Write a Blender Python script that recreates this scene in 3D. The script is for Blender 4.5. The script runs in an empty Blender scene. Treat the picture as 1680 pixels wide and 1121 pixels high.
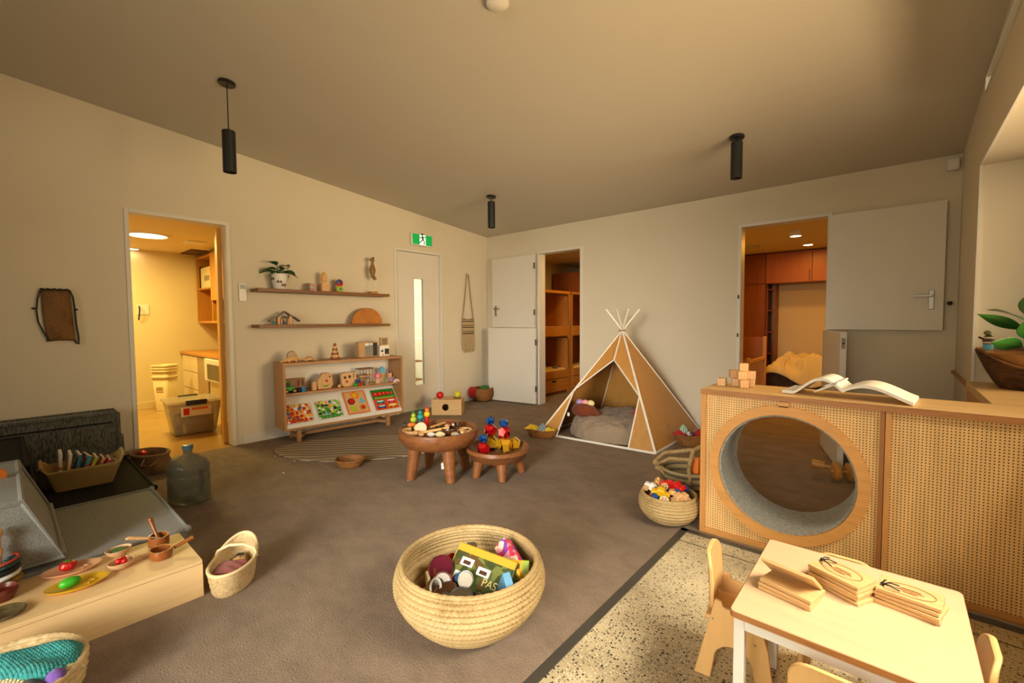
import bpy, math, random
from mathutils import Matrix, Vector, Euler, noise
random.seed(7)
PI = math.pi
SC = bpy.context.scene
COL = SC.collection

# ---------------------------------------------------------------- camera
def cam_setup():
    f, yaw, pitch, roll = 727.0, -0.7145, -0.0467, -0.0062
    d = Vector((math.sin(yaw)*math.cos(pitch), math.cos(yaw)*math.cos(pitch), math.sin(pitch)))
    r0 = Vector((math.cos(yaw), -math.sin(yaw), 0)); u0 = r0.cross(d)
    r = r0*math.cos(roll)+u0*math.sin(roll); u = -r0*math.sin(roll)+u0*math.cos(roll)
    m = Matrix(((r.x, u.x, -d.x, 4.670), (r.y, u.y, -d.y, -4.825), (r.z, u.z, -d.z, 1.156), (0, 0, 0, 1)))
    c = bpy.data.cameras.new('camera'); o = bpy.data.objects.new('camera', c); COL.objects.link(o)
    o.matrix_world = m; c.sensor_width = 36.0; c.lens = 36.0*f/1680.0; c.clip_start = 0.02
    SC.camera = o
cam_setup()

# ---------------------------------------------------------------- world, daylight, exposure
SC.view_settings.view_transform = 'Standard'; SC.view_settings.look = 'None'
SC.view_settings.exposure = 0.0; SC.view_settings.gamma = 1.0
try: SC.view_settings.use_curve_mapping = False
except Exception: pass
SC.cycles.max_bounces = 10; SC.cycles.diffuse_bounces = 6; SC.cycles.transparent_max_bounces = 8
SC.cycles.caustics_reflective = False; SC.cycles.caustics_refractive = False
SC.cycles.sample_clamp_indirect = 4.0
w = bpy.data.worlds.new('sky'); SC.world = w; w.use_nodes = True
w.node_tree.nodes['Background'].inputs[0].default_value = (0.9, 0.9, 0.85, 1)
w.node_tree.nodes['Background'].inputs[1].default_value = 0.12

def area(name, loc, size, direction, power, col, spread=PI):
    l = bpy.data.lights.new(name, 'AREA'); l.shape = 'RECTANGLE'; l.size, l.size_y = size
    l.energy = power; l.color = col; l.spread = spread
    o = bpy.data.objects.new(name, l); COL.objects.link(o); o.location = loc
    o.rotation_euler = Vector(direction).to_track_quat('-Z', 'Y').to_euler(); return o
def bulb(name, loc, power, col, r=0.05):
    l = bpy.data.lights.new(name, 'POINT'); l.energy = power; l.color = col; l.shadow_soft_size = r
    o = bpy.data.objects.new(name, l); COL.objects.link(o); o.location = loc; return o
LIGHTS = [
 ('daylight_garden_doors', (3.2, -7.50, 1.25), (3.0, 2.0), (-0.1, 1, -0.25), 100, 27, (1, 0.87, 0.60)),
 ('left_wall_fill_beam', (4.4, -7.40, 1.4), (1.2, 2.0), (-0.40, 1, -0.28), 50, 32, (1, 0.93, 0.82)),  # added narrow beam aimed to brighten the left wall, not a separate opening
 ('daylight_side_window_far', (5.64, -1.9, 1.42), (1.2, 1.1), (-1, 0.05, -0.05), 70, 20, (1, 0.74, 0.42)),
 ('sunlight_side_window', (5.60, -3.6, 1.85), (1.6, 0.3), (-0.7, 0, -1), 70, 22, (1, 0.87, 0.66)),
 ('ceiling_fill_upward', (5.64, -3.2, 1.0), (2.2, 0.4), (-1, 0.1, 0.6), 90, 25, (1, 0.69, 0.36)),  # added upward fill for the ceiling, standing in for bounced light
 ('daylight_clerestory', (5.7, -2.9, 2.462), (3.4, 0.06), (-1, 0, 0), 180, 13, (1, 0.95, 0.66)),
 ('laundry_lamp', (-1.6, -3.72, 2.10), (0.28, 0.28), (0, 0, -1), 180, 32, (1, .75, .16)),
 ('laundry_lamp_far', (-2.5, -4.3, 2.10), (0.3, 0.3), (0, 0, -1), 180, 27, (1, .75, .28)),
 ('bunk_room_lamp', (1.45, 0.9, 2.13), (0.2, 0.2), (0, 0, -1), 180, 15, (1, .54, .10)),
 ('cot_room_lamp', (3.77, 1.2, 2.09), (0.09, 0.09), (0, 0, -1), 180, 17, (1, .45, .04)),
 ('cot_room_lamp_far', (3.75, 2.3, 2.13), (0.09, 0.09), (0, 0, -1), 180, 5, (1, .45, .04)),
 ('hall_lamp', (-0.9, -1.1, 2.35), (0.8, 1.2), (0, 0, -1), 180, 70, (1, .95, .80)),
]
for nm, loc, sz, d_, sp_, pw, co_ in LIGHTS: area(nm, loc, sz, d_, pw, co_, math.radians(sp_))

# ---------------------------------------------------------------- materials
def lin(h):
    if isinstance(h, str):
        h = h.lstrip('#'); c = [int(h[i:i+2], 16)/255 for i in (0, 2, 4)]
        return tuple(x/12.92 if x <= .04045 else ((x+.055)/1.055)**2.4 for x in c)
    return tuple(h)
class NT:
    def __init__(s, name):
        s.m = bpy.data.materials.new(name); s.m.use_nodes = True; s.t = s.m.node_tree; s.b = s.t.nodes['Principled BSDF']
    def n(s, typ, **k):
        x = s.t.nodes.new(typ)
        for a, v in k.items():
            if a in x.inputs: x.inputs[a].default_value = v
            else: setattr(x, a, v)
        return x
    def l(s, a, b): s.t.links.new(a, b)
    def coord(s, scale=(1, 1, 1), rot=(0, 0, 0)):
        tc = s.n('ShaderNodeTexCoord'); mp = s.n('ShaderNodeMapping'); mp.inputs['Scale'].default_value = scale
        mp.inputs['Rotation'].default_value = rot; s.l(tc.outputs['Object'], mp.inputs['Vector']); return mp.outputs[0]
    def ramp(s, src, stops):
        r = s.n('ShaderNodeValToRGB'); e = r.color_ramp.elements
        while len(e) < len(stops): e.new(0.5)
        for i, (p, c) in enumerate(stops): e[i].position = p; e[i].color = (*lin(c), 1)
        s.l(src, r.inputs[0]); return r.outputs[0]
    def bump(s, src, strength, dist=0.01):
        b = s.n('ShaderNodeBump'); b.inputs['Strength'].default_value = strength; b.inputs['Distance'].default_value = dist
        s.l(src, b.inputs['Height']); s.l(b.outputs[0], s.b.inputs['Normal'])
    def math(s, op, a, b=None):
        x = s.n('ShaderNodeMath', operation=op)
        for i, v in enumerate((a, b)):
            if v is None: continue
            if isinstance(v, (int, float)): x.inputs[i].default_value = v
            else: s.l(v, x.inputs[i])
        return x.outputs[0]
_MC = {}
def dk(c, k): return tuple(min(1, x*k) for x in lin(c))
def P(name, col, rough=0.55, metal=0.0, var=0.12, ns=6.0, bump=0.0, bs=80.0, trans=0.0, coat=0.0, emit=None, es=1.0, alpha=None, sheen=0.0):
    if name in _MC: return _MC[name]
    t = NT(name); b = t.b
    b.inputs['Roughness'].default_value = rough; b.inputs['Metallic'].default_value = metal
    nz = t.n('ShaderNodeTexNoise', Scale=ns, Detail=4.0); t.l(t.coord(), nz.inputs['Vector'])
    t.l(t.ramp(nz.outputs[0], [(0.25, dk(col, 1-var)), (0.75, dk(col, 1+var*.6))]), b.inputs['Base Color'])
    if bump:
        n2 = t.n('ShaderNodeTexNoise', Scale=bs, Detail=3.0); t.l(t.coord(), n2.inputs['Vector']); t.bump(n2.outputs[0], bump)
    if trans: b.inputs['Transmission Weight'].default_value = trans; b.inputs['IOR'].default_value = 1.2
    if coat: b.inputs['Coat Weight'].default_value = coat
    if sheen: b.inputs['Sheen Weight'].default_value = sheen
    if alpha is not None: b.inputs['Alpha'].default_value = alpha
    if emit: b.inputs['Emission Color'].default_value = (*lin(emit), 1); b.inputs['Emission Strength'].default_value = es
    _MC[name] = t.m; return t.m
def WOOD(name, col, axis='x', grain=0.25, scale=1.0, rough=0.45, coat=0.0):
    if name in _MC: return _MC[name]
    t = NT(name); b = t.b; k = {'x': (1.2, 14, 14), 'y': (14, 1.2, 14), 'z': (14, 14, 1.2)}[axis]
    v = t.coord(tuple(q*scale for q in k))
    nz = t.n('ShaderNodeTexNoise', Scale=2.2, Detail=7.0, Roughness=0.62, Distortion=0.6); t.l(v, nz.inputs['Vector'])
    t.l(t.ramp(nz.outputs[0], [(0.3, dk(col, 1-grain)), (0.52, dk(col, 1.0)), (0.75, dk(col, 1+grain*.45))]), b.inputs['Base Color'])
    b.inputs['Roughness'].default_value = rough; t.bump(nz.outputs[0], 0.06, 0.004)
    if coat: b.inputs['Coat Weight'].default_value = coat
    _MC[name] = t.m; return t.m
def CLOTH(name, col, scale=220.0, var=0.25, rough=0.95, stripe=None, big=0.0):
    if name in _MC: return _MC[name]
    t = NT(name); b = t.b; b.inputs['Roughness'].default_value = rough
    b.inputs['Sheen Weight'].default_value = 0.15
    v = t.coord((1, 1, 1) if not stripe else stripe)
    nz = t.n('ShaderNodeTexNoise', Scale=scale, Detail=2.0); t.l(v, nz.inputs['Vector'])
    n2 = t.n('ShaderNodeTexNoise', Scale=9.0, Detail=3.0); t.l(t.coord(), n2.inputs['Vector'])
    f = t.math('ADD', t.math('MULTIPLY', nz.outputs[0], 1-big), t.math('MULTIPLY', n2.outputs[0], big))
    t.l(t.ramp(f, [(0.33, dk(col, 1-var)), (0.67, dk(col, 1+var))]), b.inputs['Base Color'])
    t.bump(nz.outputs[0], 0.35, 0.004); _MC[name] = t.m; return t.m
def CARPET():
    t = NT('carpet'); b = t.b; b.inputs['Roughness'].default_value = 1.0
    a = t.n('ShaderNodeTexNoise', Scale=4.5, Detail=8.0, Roughness=0.72, Distortion=0.4); t.l(t.coord((1, 1.6, 1), (0, 0, 0.5)), a.inputs['Vector'])
    c = t.n('ShaderNodeTexNoise', Scale=150.0, Detail=3.0, Roughness=0.7); t.l(t.coord(), c.inputs['Vector'])
    f = t.math('ADD', t.math('MULTIPLY', a.outputs[0], 0.5), t.math('MULTIPLY', c.outputs[0], 0.5))
    t.l(t.ramp(f, [(0.34, '#6a5b4d'), (0.5, '#817060'), (0.66, '#958370')]), b.inputs['Base Color'])
    t.bump(c.outputs[0], 0.8, 0.006); return t.m
def TERRAZZO():
    t = NT('polished_concrete'); b = t.b; b.inputs['Roughness'].default_value = 0.32
    co = t.coord()
    n = t.n('ShaderNodeTexNoise', Scale=3.0, Detail=5.0); t.l(co, n.inputs['Vector'])
    base = t.ramp(n.outputs[0], [(0.3, '#a5977a'), (0.7, '#cdbf9d')])
    cur = base
    for sc, th, c, frac in ((70, 0.30, '#33302b', 0.42), (105, 0.34, '#6d6453', 0.6), (120, 0.3, '#ded3b4', 0.5)):
        nd = t.n('ShaderNodeTexNoise', Scale=40.0, Detail=1.0); t.l(co, nd.inputs['Vector'])
        mv = t.n('ShaderNodeMixRGB', blend_type='ADD'); mv.inputs[0].default_value = 0.012; t.l(co, mv.inputs[1]); t.l(nd.outputs['Color'], mv.inputs[2])
        v = t.n('ShaderNodeTexVoronoi', Scale=float(sc)); t.l(mv.outputs[0], v.inputs['Vector'])
        sx = t.n('ShaderNodeSeparateColor'); t.l(v.outputs['Color'], sx.inputs[0])
        m = t.math('MULTIPLY', t.math('LESS_THAN', v.outputs['Distance'], th), t.math('LESS_THAN', sx.outputs[0], frac))
        mx = t.n('ShaderNodeMixRGB'); t.l(m, mx.inputs[0]); t.l(cur, mx.inputs[1]); mx.inputs[2].default_value = (*lin(c), 1); cur = mx.outputs[0]
    t.l(cur, b.inputs['Base Color']); return t.m
def PERF(name, pitch=0.012, r=0.0026, axes='xz', col='#e8bd7a'):
    t = NT(name); b = t.b; b.inputs['Roughness'].default_value = 0.5
    tc = t.n('ShaderNodeTexCoord'); sp = t.n('ShaderNodeSeparateXYZ'); t.l(tc.outputs['Object'], sp.inputs[0])
    ds = []
    for ax in axes:
        u = t.math('DIVIDE', sp.outputs[ax.upper()], pitch); u = t.math('SUBTRACT', t.math('FRACT', u), 0.5); ds.append(t.math('MULTIPLY', u, u))
    d = t.math('SQRT', t.math('ADD', ds[0], ds[1])); m = t.math('LESS_THAN', d, r/pitch)
    n = t.n('ShaderNodeTexNoise', Scale=2.2, Detail=6.0); t.l(t.coord((14, 14, 1.5)), n.inputs['Vector'])
    base = t.ramp(n.outputs[0], [(0.3, dk(col, .84)), (0.7, dk(col, 1.06))])
    mx = t.n('ShaderNodeMixRGB'); t.l(m, mx.inputs[0]); t.l(base, mx.inputs[1]); mx.inputs[2].default_value = (*lin('#3a2410'), 1)
    t.l(mx.outputs[0], b.inputs['Base Color']); return t.m
def SPOTS(name, cols, scale, rough=0.5, vec=(1, 1, 1)):
    """irregular patches of several printed colours"""
    if name in _MC: return _MC[name]
    t = NT(name); b = t.b; b.inputs['Roughness'].default_value = rough
    v = t.n('ShaderNodeTexVoronoi', Scale=scale); t.l(t.coord(vec), v.inputs['Vector'])
    sx = t.n('ShaderNodeSeparateColor'); t.l(v.outputs['Color'], sx.inputs[0])
    r = t.n('ShaderNodeValToRGB'); r.color_ramp.interpolation = 'CONSTANT'; e = r.color_ramp.elements
    while len(e) < len(cols): e.new(0.5)
    for i, c in enumerate(cols): e[i].position = i/len(cols); e[i].color = (*lin(c), 1)
    t.l(sx.outputs[0], r.inputs[0]); t.l(r.outputs[0], b.inputs['Base Color']); _MC[name] = t.m; return t.m
def STRIPES(name, cols, axis, pitch, rough=0.7, wav=0.0):
    if name in _MC: return _MC[name]
    t = NT(name); b = t.b; b.inputs['Roughness'].default_value = rough
    co = t.coord(); sp = t.n('ShaderNodeSeparateXYZ'); t.l(co, sp.inputs[0])
    u = sp.outputs[axis.upper()]
    if wav:
        o = 'Y' if axis != 'y' else 'X'
        u = t.math('ADD', u, t.math('MULTIPLY', t.math('SINE', t.math('MULTIPLY', sp.outputs[o], 2*PI/(pitch*3))), wav))
    f = t.math('FRACT', t.math('DIVIDE', u, pitch))
    r = t.n('ShaderNodeValToRGB'); r.color_ramp.interpolation = 'CONSTANT'; e = r.color_ramp.elements
    while len(e) < len(cols): e.new(0.5)
    for i, c in enumerate(cols): e[i].position = i/len(cols); e[i].color = (*lin(c), 1)
    t.l(f, r.inputs[0]); t.l(r.outputs[0], b.inputs['Base Color']); _MC[name] = t.m; return t.m
def STRAW(name, col, dark, var=0.3, vec=(1, 1, 1.6)):
    if name in _MC: return _MC[name]
    t = NT(name); b = t.b; b.inputs['Roughness'].default_value = 0.7
    n = t.n('ShaderNodeTexNoise', Scale=60.0, Detail=4.0, Roughness=0.7); t.l(t.coord(vec), n.inputs['Vector'])
    n2 = t.n('ShaderNodeTexNoise', Scale=7.0, Detail=2.0); t.l(t.coord(), n2.inputs['Vector'])
    f = t.math('ADD', t.math('MULTIPLY', n.outputs[0], .6), t.math('MULTIPLY', n2.outputs[0], .4))
    t.l(t.ramp(f, [(0.34, dark), (0.5, col), (0.68, dk(col, 1+var))]), b.inputs['Base Color']); t.bump(n.outputs[0], 0.4, 0.003)
    _MC[name] = t.m; return t.m

M_WALL = P('wall_paint', '#d8cfba', .85, var=.02, ns=2, bump=.04, bs=300)
M_CEIL = P('ceiling_paint', '#c4bfb2', .9, var=.02, ns=2)
M_TRIM = P('white_trim_paint', '#dcd9d0', .5, var=.02)
M_DOORP = P('door_paint', '#dbd6ca', .45, var=.02)
M_CARPET = CARPET(); M_TERR = TERRAZZO()
M_STEEL = P('brushed_steel', '#9a958c', .35, 1.0, var=.05)
M_HINGE = P('dull_hinge_steel', '#5a564e', .5, .8, var=.05)
M_BLACK = P('black_powdercoat', '#171717', .4, var=.1)
M_WHITE = P('white_lacquer', '#e2e0da', .35, var=.02)
M_OAK = WOOD('oak_veneer', '#ad8053', 'y', .22)
M_OAKD = WOOD('brown_shelf_wood', '#80542c', 'y', .3)
M_PLY = WOOD('birch_ply', '#dcb67c', 'x', .14)
M_PLYH = WOOD('maple_ply_frame', '#c9904e', 'x', .22)
M_PLYV = WOOD('maple_ply_upright', '#c9904e', 'z', .22)
M_PLYED = WOOD('ply_edge', '#a8713c', 'x', .3, 3)
M_TAN = WOOD('tan_board', '#b78544', 'z', .12)
M_MANGO = WOOD('mango_wood', '#84522c', 'x', .4, 1.3, .4, .2)
M_OLIVE = WOOD('olive_wood', '#8e4f1f', 'x', .45, 4, .35, .3)
M_BEECH = WOOD('beech', '#d9a868', 'x', .18, 2)
M_LWOOD = WOOD('light_toy_wood', '#d3a874', 'z', .2, 3)
M_DWOOD = WOOD('dark_toy_wood', '#4a2b18', 'z', .35, 3, .3, .3)
M_BUNK = WOOD('honey_bunk_ply', '#b8772f', 'y', .2)
M_REDW = WOOD('red_brown_veneer', '#8a4a1d', 'z', .25)
M_STRAW = STRAW('palm_straw', '#b09768', '#8c7142', .14)
M_STRAW2 = STRAW('woven_straw_pale', '#cdb486', '#a68a56', .12)
M_WICK = STRAW('brown_wicker', '#8a5a28', '#3a210d')
M_DWICK = STRAW('dark_willow', '#5a3a1e', '#140a05', .9, (.25, .25, 2.6))
M_ROPE = STRAW('jute_rope', '#9c8256', '#5d4624')
M_GREYC = CLOTH('grey_boucle', '#8b8e8a', 260, .3)
M_CHARC = CLOTH('charcoal_tweed', '#57564e', 60, .8, stripe=(1, 4, .5))
M_BLKC = P('black_cotton', '#0b0b0c', .95, var=.3, bump=.4, bs=400)
M_LINEN = CLOTH('taupe_linen', '#8b7a67', 300, .12)
M_FELT = CLOTH('grey_felt', '#8f9088', 70, .2)
def C(name, hexc, rough=.45, **k): return P(name, hexc, rough, **k)
M_RED = C('red_lacquer', '#c01712', .3); M_BLUE = C('blue_lacquer', '#15508f', .3); M_YEL = C('yellow_lacquer', '#e0b41a', .35)
M_GRN = C('green_lacquer', '#2b9a2a', .35); M_TEAL = C('teal_lacquer', '#1f8f8d', .35); M_ORG = C('orange_lacquer', '#dd7426', .4)
M_PINK = C('pink_paint', '#df5d84', .5); M_LIME = C('lime_paint', '#a9bd35', .5); M_BLK = C('black_rubber', '#101010', .5)
M_PAPER = C('paper', '#e6e4dc', .8); M_CREAM = C('cream_paint', '#e3d3a9', .5); M_BROWN = C('brown_paint', '#4d2a15', .5)
M_MUSH = C('natural_cork', '#c49a66', .7); M_LBLUE = C('light_blue_paint', '#5fb0cf', .5)

# ---------------------------------------------------------------- mesh helpers
def T(x=0, y=0, z=0, rz=0, rx=0, ry=0, s=1):
    return Matrix.Translation((x, y, z)) @ Euler((rx, ry, rz)).to_matrix().to_4x4() @ Matrix.Scale(s, 4)
def frame(p0, p1):
    d = Vector(p1)-Vector(p0); L = d.length
    return Matrix.Translation(p0) @ d.to_track_quat('Z', 'Y').to_matrix().to_4x4(), L
class G:
    def __init__(s): s.v = []; s.f = []
    def add(s, vs, fs, m=None):
        n = len(s.v); s.v += [tuple(m @ Vector(a)) if m else tuple(a) for a in vs]; s.f += [tuple(i+n for i in q) for q in fs]; return s
    def box(s, x0, x1, y0, y1, z0, z1, m=None):
        return s.add([(x0,y0,z0),(x1,y0,z0),(x1,y1,z0),(x0,y1,z0),(x0,y0,z1),(x1,y0,z1),(x1,y1,z1),(x0,y1,z1)],
                     [(0,3,2,1),(4,5,6,7),(0,1,5,4),(1,2,6,5),(2,3,7,6),(3,0,4,7)], m)
    def cb(s, c, d, m=None):
        return s.box(c[0]-d[0]/2, c[0]+d[0]/2, c[1]-d[1]/2, c[1]+d[1]/2, c[2]-d[2]/2, c[2]+d[2]/2, m)
    def lathe(s, prof, seg=24, m=None, fn=None, cap=True):
        vs = []; fs = []; n = len(prof)
        for i in range(seg):
            a = 2*PI*i/seg
            for j, (r, z) in enumerate(prof):
                rr = r*(fn(a, j) if fn else 1); vs.append((rr*math.cos(a), rr*math.sin(a), z))
        for i in range(seg):
            k = (i+1) % seg
            for j in range(n-1): fs.append((i*n+j, k*n+j, k*n+j+1, i*n+j+1))
        if cap:
            if prof[0][0] > 1e-5: fs.append(tuple(i*n for i in range(seg-1, -1, -1)))
            if prof[-1][0] > 1e-5: fs.append(tuple(i*n+n-1 for i in range(seg)))
        return s.add(vs, fs, m)
    def cyl(s, p0, p1, r0, r1=None, seg=14):
        m, L = frame(p0, p1); return s.lathe([(r0, 0), (r0 if r1 is None else r1, L)], seg, m)
    def ball(s, c, r, seg=14, m=None):
        r = (r, r, r) if isinstance(r, (int, float)) else r; n = max(6, seg//2)
        prof = [(max(1e-6, math.sin(PI*j/n)), -math.cos(PI*j/n)) for j in range(n+1)]
        mm = Matrix.Translation(c) @ Matrix.Diagonal((*r, 1)); return s.lathe(prof, seg, (m @ mm) if m else mm, cap=False)
    def tube(s, pts, r, seg=8, closed=False, m=None):
        pts = [Vector(p) for p in pts]; n = len(pts); vs = []; fs = []; up = Vector((0, 0, 1)); prev = None
        for i, p in enumerate(pts):
            a = pts[(i-1) % n] if (closed or i > 0) else p; b = pts[(i+1) % n] if (closed or i < n-1) else p
            d = (b-a).normalized()
            if prev is None: x = d.orthogonal().normalized()
            else: x = (prev - d*prev.dot(d)); x = x.normalized() if x.length > 1e-6 else d.orthogonal().normalized()
            prev = x; y = d.cross(x); rr = r[i] if isinstance(r, (list, tuple)) else r
            for k in range(seg):
                t = 2*PI*k/seg; vs.append(p + x*math.cos(t)*rr + y*math.sin(t)*rr)
        for i in range(n if closed else n-1):
            j = (i+1) % n
            for k in range(seg): fs.append((i*seg+k, i*seg+(k+1) % seg, j*seg+(k+1) % seg, j*seg+k))
        if not closed: fs.append(tuple(range(seg-1, -1, -1))); fs.append(tuple((n-1)*seg+k for k in range(seg)))
        return s.add(vs, fs, m)
    def torus(s, R, r, m=None, seg=28, sr=8, arc=2*PI):
        cl = arc > 6.28; n = seg if cl else seg+1
        return s.tube([(R*math.cos(arc*i/seg), R*math.sin(arc*i/seg), 0) for i in range(n)], r, sr, cl, m)
    def prism(s, poly, h, m=None):
        n = len(poly); return s.add([(x, y, 0) for x, y in poly]+[(x, y, h) for x, y in poly],
            [tuple(range(n-1, -1, -1)), tuple(range(n, 2*n))]+[(i, (i+1) % n, n+(i+1) % n, n+i) for i in range(n)], m)
    def grid(s, nx, ny, fn, m=None):
        return s.add([fn(i/nx, j/ny) for j in range(ny+1) for i in range(nx+1)],
            [(j*(nx+1)+i, j*(nx+1)+i+1, (j+1)*(nx+1)+i+1, (j+1)*(nx+1)+i) for j in range(ny) for i in range(nx)], m)
    def dodeca(s, r, m=None):
        ph = (1+5**.5)/2; ico = [Vector(a).normalized() for a in
            [(x*1, y*ph, 0) for x in (-1, 1) for y in (-1, 1)]+[(0, x*1, y*ph) for x in (-1, 1) for y in (-1, 1)]+[(y*ph, 0, x*1) for x in (-1, 1) for y in (-1, 1)]]
        vs = [Vector(a) for a in [(x, y, z) for x in (-1, 1) for y in (-1, 1) for z in (-1, 1)]+
              [(0, x/ph, y*ph) for x in (-1, 1) for y in (-1, 1)]+[(x/ph, y*ph, 0) for x in (-1, 1) for y in (-1, 1)]+[(y*ph, 0, x/ph) for x in (-1, 1) for y in (-1, 1)]]
        fs = []
        for nrm in ico:
            idx = sorted(range(20), key=lambda i: -vs[i].dot(nrm))[:5]; c = sum((vs[i] for i in idx), Vector())/5
            x = (vs[idx[0]]-c).normalized(); y = nrm.cross(x)
            idx.sort(key=lambda i: math.atan2((vs[i]-c).dot(y), (vs[i]-c).dot(x))); fs.append(tuple(idx))
        k = r/3**.5
        R = Vector(ico[0]).rotation_difference(Vector((0, 0, 1))).to_matrix()
        return s.add([tuple((R @ a)*k) for a in vs], fs, m)
    def obj(s, name, mat, parent=None, smooth=True, bevel=0.0, seg=2, sub=0, angle=38, solid=0.0, loc=None, rz=0, label=None, cat=None, group=None, kind=None, recalc=True):
        me = bpy.data.meshes.new(name); me.from_pydata(s.v, [], s.f)
        if recalc:
            import bmesh
            b = bmesh.new(); b.from_mesh(me); bmesh.ops.recalc_face_normals(b, faces=b.faces); b.to_mesh(me); b.free()
        me.materials.append(mat)
        if smooth:
            me.polygons.foreach_set('use_smooth', [True]*len(me.polygons)); me.set_sharp_from_angle(angle=math.radians(angle))
        o = bpy.data.objects.new(name, me); COL.objects.link(o); o.parent = parent
        if loc is not None: o.location = loc
        if rz: o.rotation_euler = (0, 0, rz)
        if solid:
            q = o.modifiers.new('solid', 'SOLIDIFY'); q.thickness = solid; q.offset = 0
        if bevel:
            q = o.modifiers.new('bevel', 'BEVEL'); q.width = bevel; q.segments = seg; q.limit_method = 'ANGLE'; q.angle_limit = 0.7
        if sub:
            q = o.modifiers.new('sub', 'SUBSURF'); q.levels = sub; q.render_levels = sub
        return tag(o, label, cat, group, kind)
def tag(o, label=None, cat=None, group=None, kind=None):
    if label: o['label'] = label
    if cat: o['category'] = cat
    if group: o['group'] = group
    if kind: o['kind'] = kind
    return o
def thing(name, label, cat, loc=(0, 0, 0), rz=0, group=None, rot=None):
    o = bpy.data.objects.new(name, None); COL.objects.link(o); o.empty_display_size = .05
    o.location = loc; o.rotation_euler = rot if rot else (0, 0, rz); return tag(o, label, cat, group)
def struct(name, g, m, **k): return g.obj(name, m, kind='structure', **k)
def kids(o): return [c for c in bpy.data.objects if c.parent == o]
def dup(root, loc, rz=None, label=None, group=None, rot=None, scale=None, mats=None):
    def cp(o, par):
        ch = kids(o); c = o.copy(); COL.objects.link(c); c.parent = par
        for k in ch: cp(k, c)
        return c
    r = cp(root, None); r.location = loc
    if rz is not None: r.rotation_euler = (0, 0, rz)
    if rot is not None: r.rotation_euler = rot
    if scale: r.scale = (scale,)*3 if isinstance(scale, (int, float)) else scale
    if label: r['label'] = label
    if group: r['group'] = group
    return r
def text(body, size, m, parent, mat, name='lettering', ext=0.0004):
    c = bpy.data.curves.new(name, 'FONT'); c.body = body; c.size = size; c.extrude = ext; c.align_x = 'CENTER'; c.align_y = 'CENTER'
    tmp = bpy.data.objects.new(name, c); COL.objects.link(tmp); bpy.context.view_layer.update()
    me = bpy.data.meshes.new_from_object(tmp.evaluated_get(bpy.context.evaluated_depsgraph_get())); bpy.data.objects.remove(tmp)
    o = bpy.data.objects.new(name, me); COL.objects.link(o); me.materials.clear(); me.materials.append(mat); o.parent = parent; o.matrix_local = m; return o
def ngon(n, r, a0=0, cx=0, cy=0): return [(cx+r*math.cos(a0+2*PI*i/n), cy+r*math.sin(a0+2*PI*i/n)) for i in range(n)]
def rrect(w, h, r, n=5, cx=0, cy=0):
    out = []
    for sx, sy, a in ((1, 1, 0), (-1, 1, 90), (-1, -1, 180), (1, -1, 270)):
        for k in range(n+1):
            t = math.radians(a+90*k/n); out.append((cx+sx*(w/2-r)+r*math.cos(t), cy+sy*(h/2-r)+r*math.sin(t)))
    return out
def star(n, r0, r1, cx=0, cy=0): return [(cx+(r0 if i % 2 == 0 else r1)*math.cos(PI*i/n+PI/2), cy+(r0 if i % 2 == 0 else r1)*math.sin(PI*i/n+PI/2)) for i in range(2*n)]
XZ = Matrix(((1, 0, 0, 0), (0, 0, -1, 0), (0, 1, 0, 0), (0, 0, 0, 1)))   # local xy -> world xz, extrudes to -y
YZ = Matrix(((0, 0, 1, 0), (1, 0, 0, 0), (0, 1, 0, 0), (0, 0, 0, 1)))    # local xy -> world yz, extrudes to +x
def CZ(y): return 2.402-0.098*y

# ================================================================ the room shell
YB = -7.6
struct('floor', G().box(0.0, 3.80, YB, 0.0, -0.05, 0.0).box(3.80, 5.9, -2.39, 0.0, -0.05, 0.0).box(0.9, 1.75, 0.0, 0.12, -0.05, 0).box(3.4, 4.3, 0, .12, -.05, 0), M_CARPET, smooth=False)
struct('floor_concrete', G().box(3.835, 5.9, YB, -2.42, -0.05, -0.002), M_TERR, smooth=False)
struct('trim_floor_edge', G().box(3.80, 3.835, YB, -2.39, -0.05, 0.004).box(3.80, 5.9, -2.42, -2.39, -0.05, 0.004), P('dark_metal_strip', '#5c5a54', .4, .6), smooth=False)
struct('trim_concrete_joint', G().box(3.835, 5.2, -2.532, -2.527, -.01, -.0008), P('joint_sealant', '#4b463c', .8), smooth=False)
def wall_poly(pts, m): return G().prism(pts, .12, m)
# wall_left: x from -0.12 to 0, doorways at y -4.12..-3.43 and -1.62..-0.91
struct('wall_left', wall_poly([(YB-.12, 0), (-4.15, 0), (-4.15, 2.075), (-3.41, 2.075), (-3.41, 0), (-1.64, 0), (-1.64, 2.065), (-.89, 2.065), (-.89, 0), (.12, 0), (.12, CZ(0)+.05), (YB-.12, CZ(YB-.12)+.05)], Matrix.Translation((-.12, 0, 0)) @ YZ), M_WALL, smooth=False)
struct('wall_back', wall_poly([(0, 0), (.96, 0), (.96, 2.09), (1.665, 2.09), (1.665, 0), (3.465, 0), (3.465, 2.09), (4.22, 2.09), (4.22, 0), (5.14, 0), (5.14, CZ(0)+.05), (0, CZ(0)+.05)], Matrix.Translation((0, .12, 0)) @ XZ), M_WALL, smooth=False)
g = G()
g.box(5.02, 5.8, -1.10, 0.0, 0, 3.2).box(5.02, 5.8, -2.03, -1.10, 0, .74).box(5.14, 5.8, -4.6, -2.03, 0, .74)
g.box(5.02, 5.8, -4.6, -1.10, 2.03, 2.425).box(5.02, 5.8, -1.16, -1.10, 2.425, 3.2)
g.box(5.02, 5.8, -4.6, -1.16, 2.50, 3.2).box(5.02, 5.8, YB, -4.6, 0, 3.2)
struct('wall_right', g, M_WALL, smooth=False)
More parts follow.
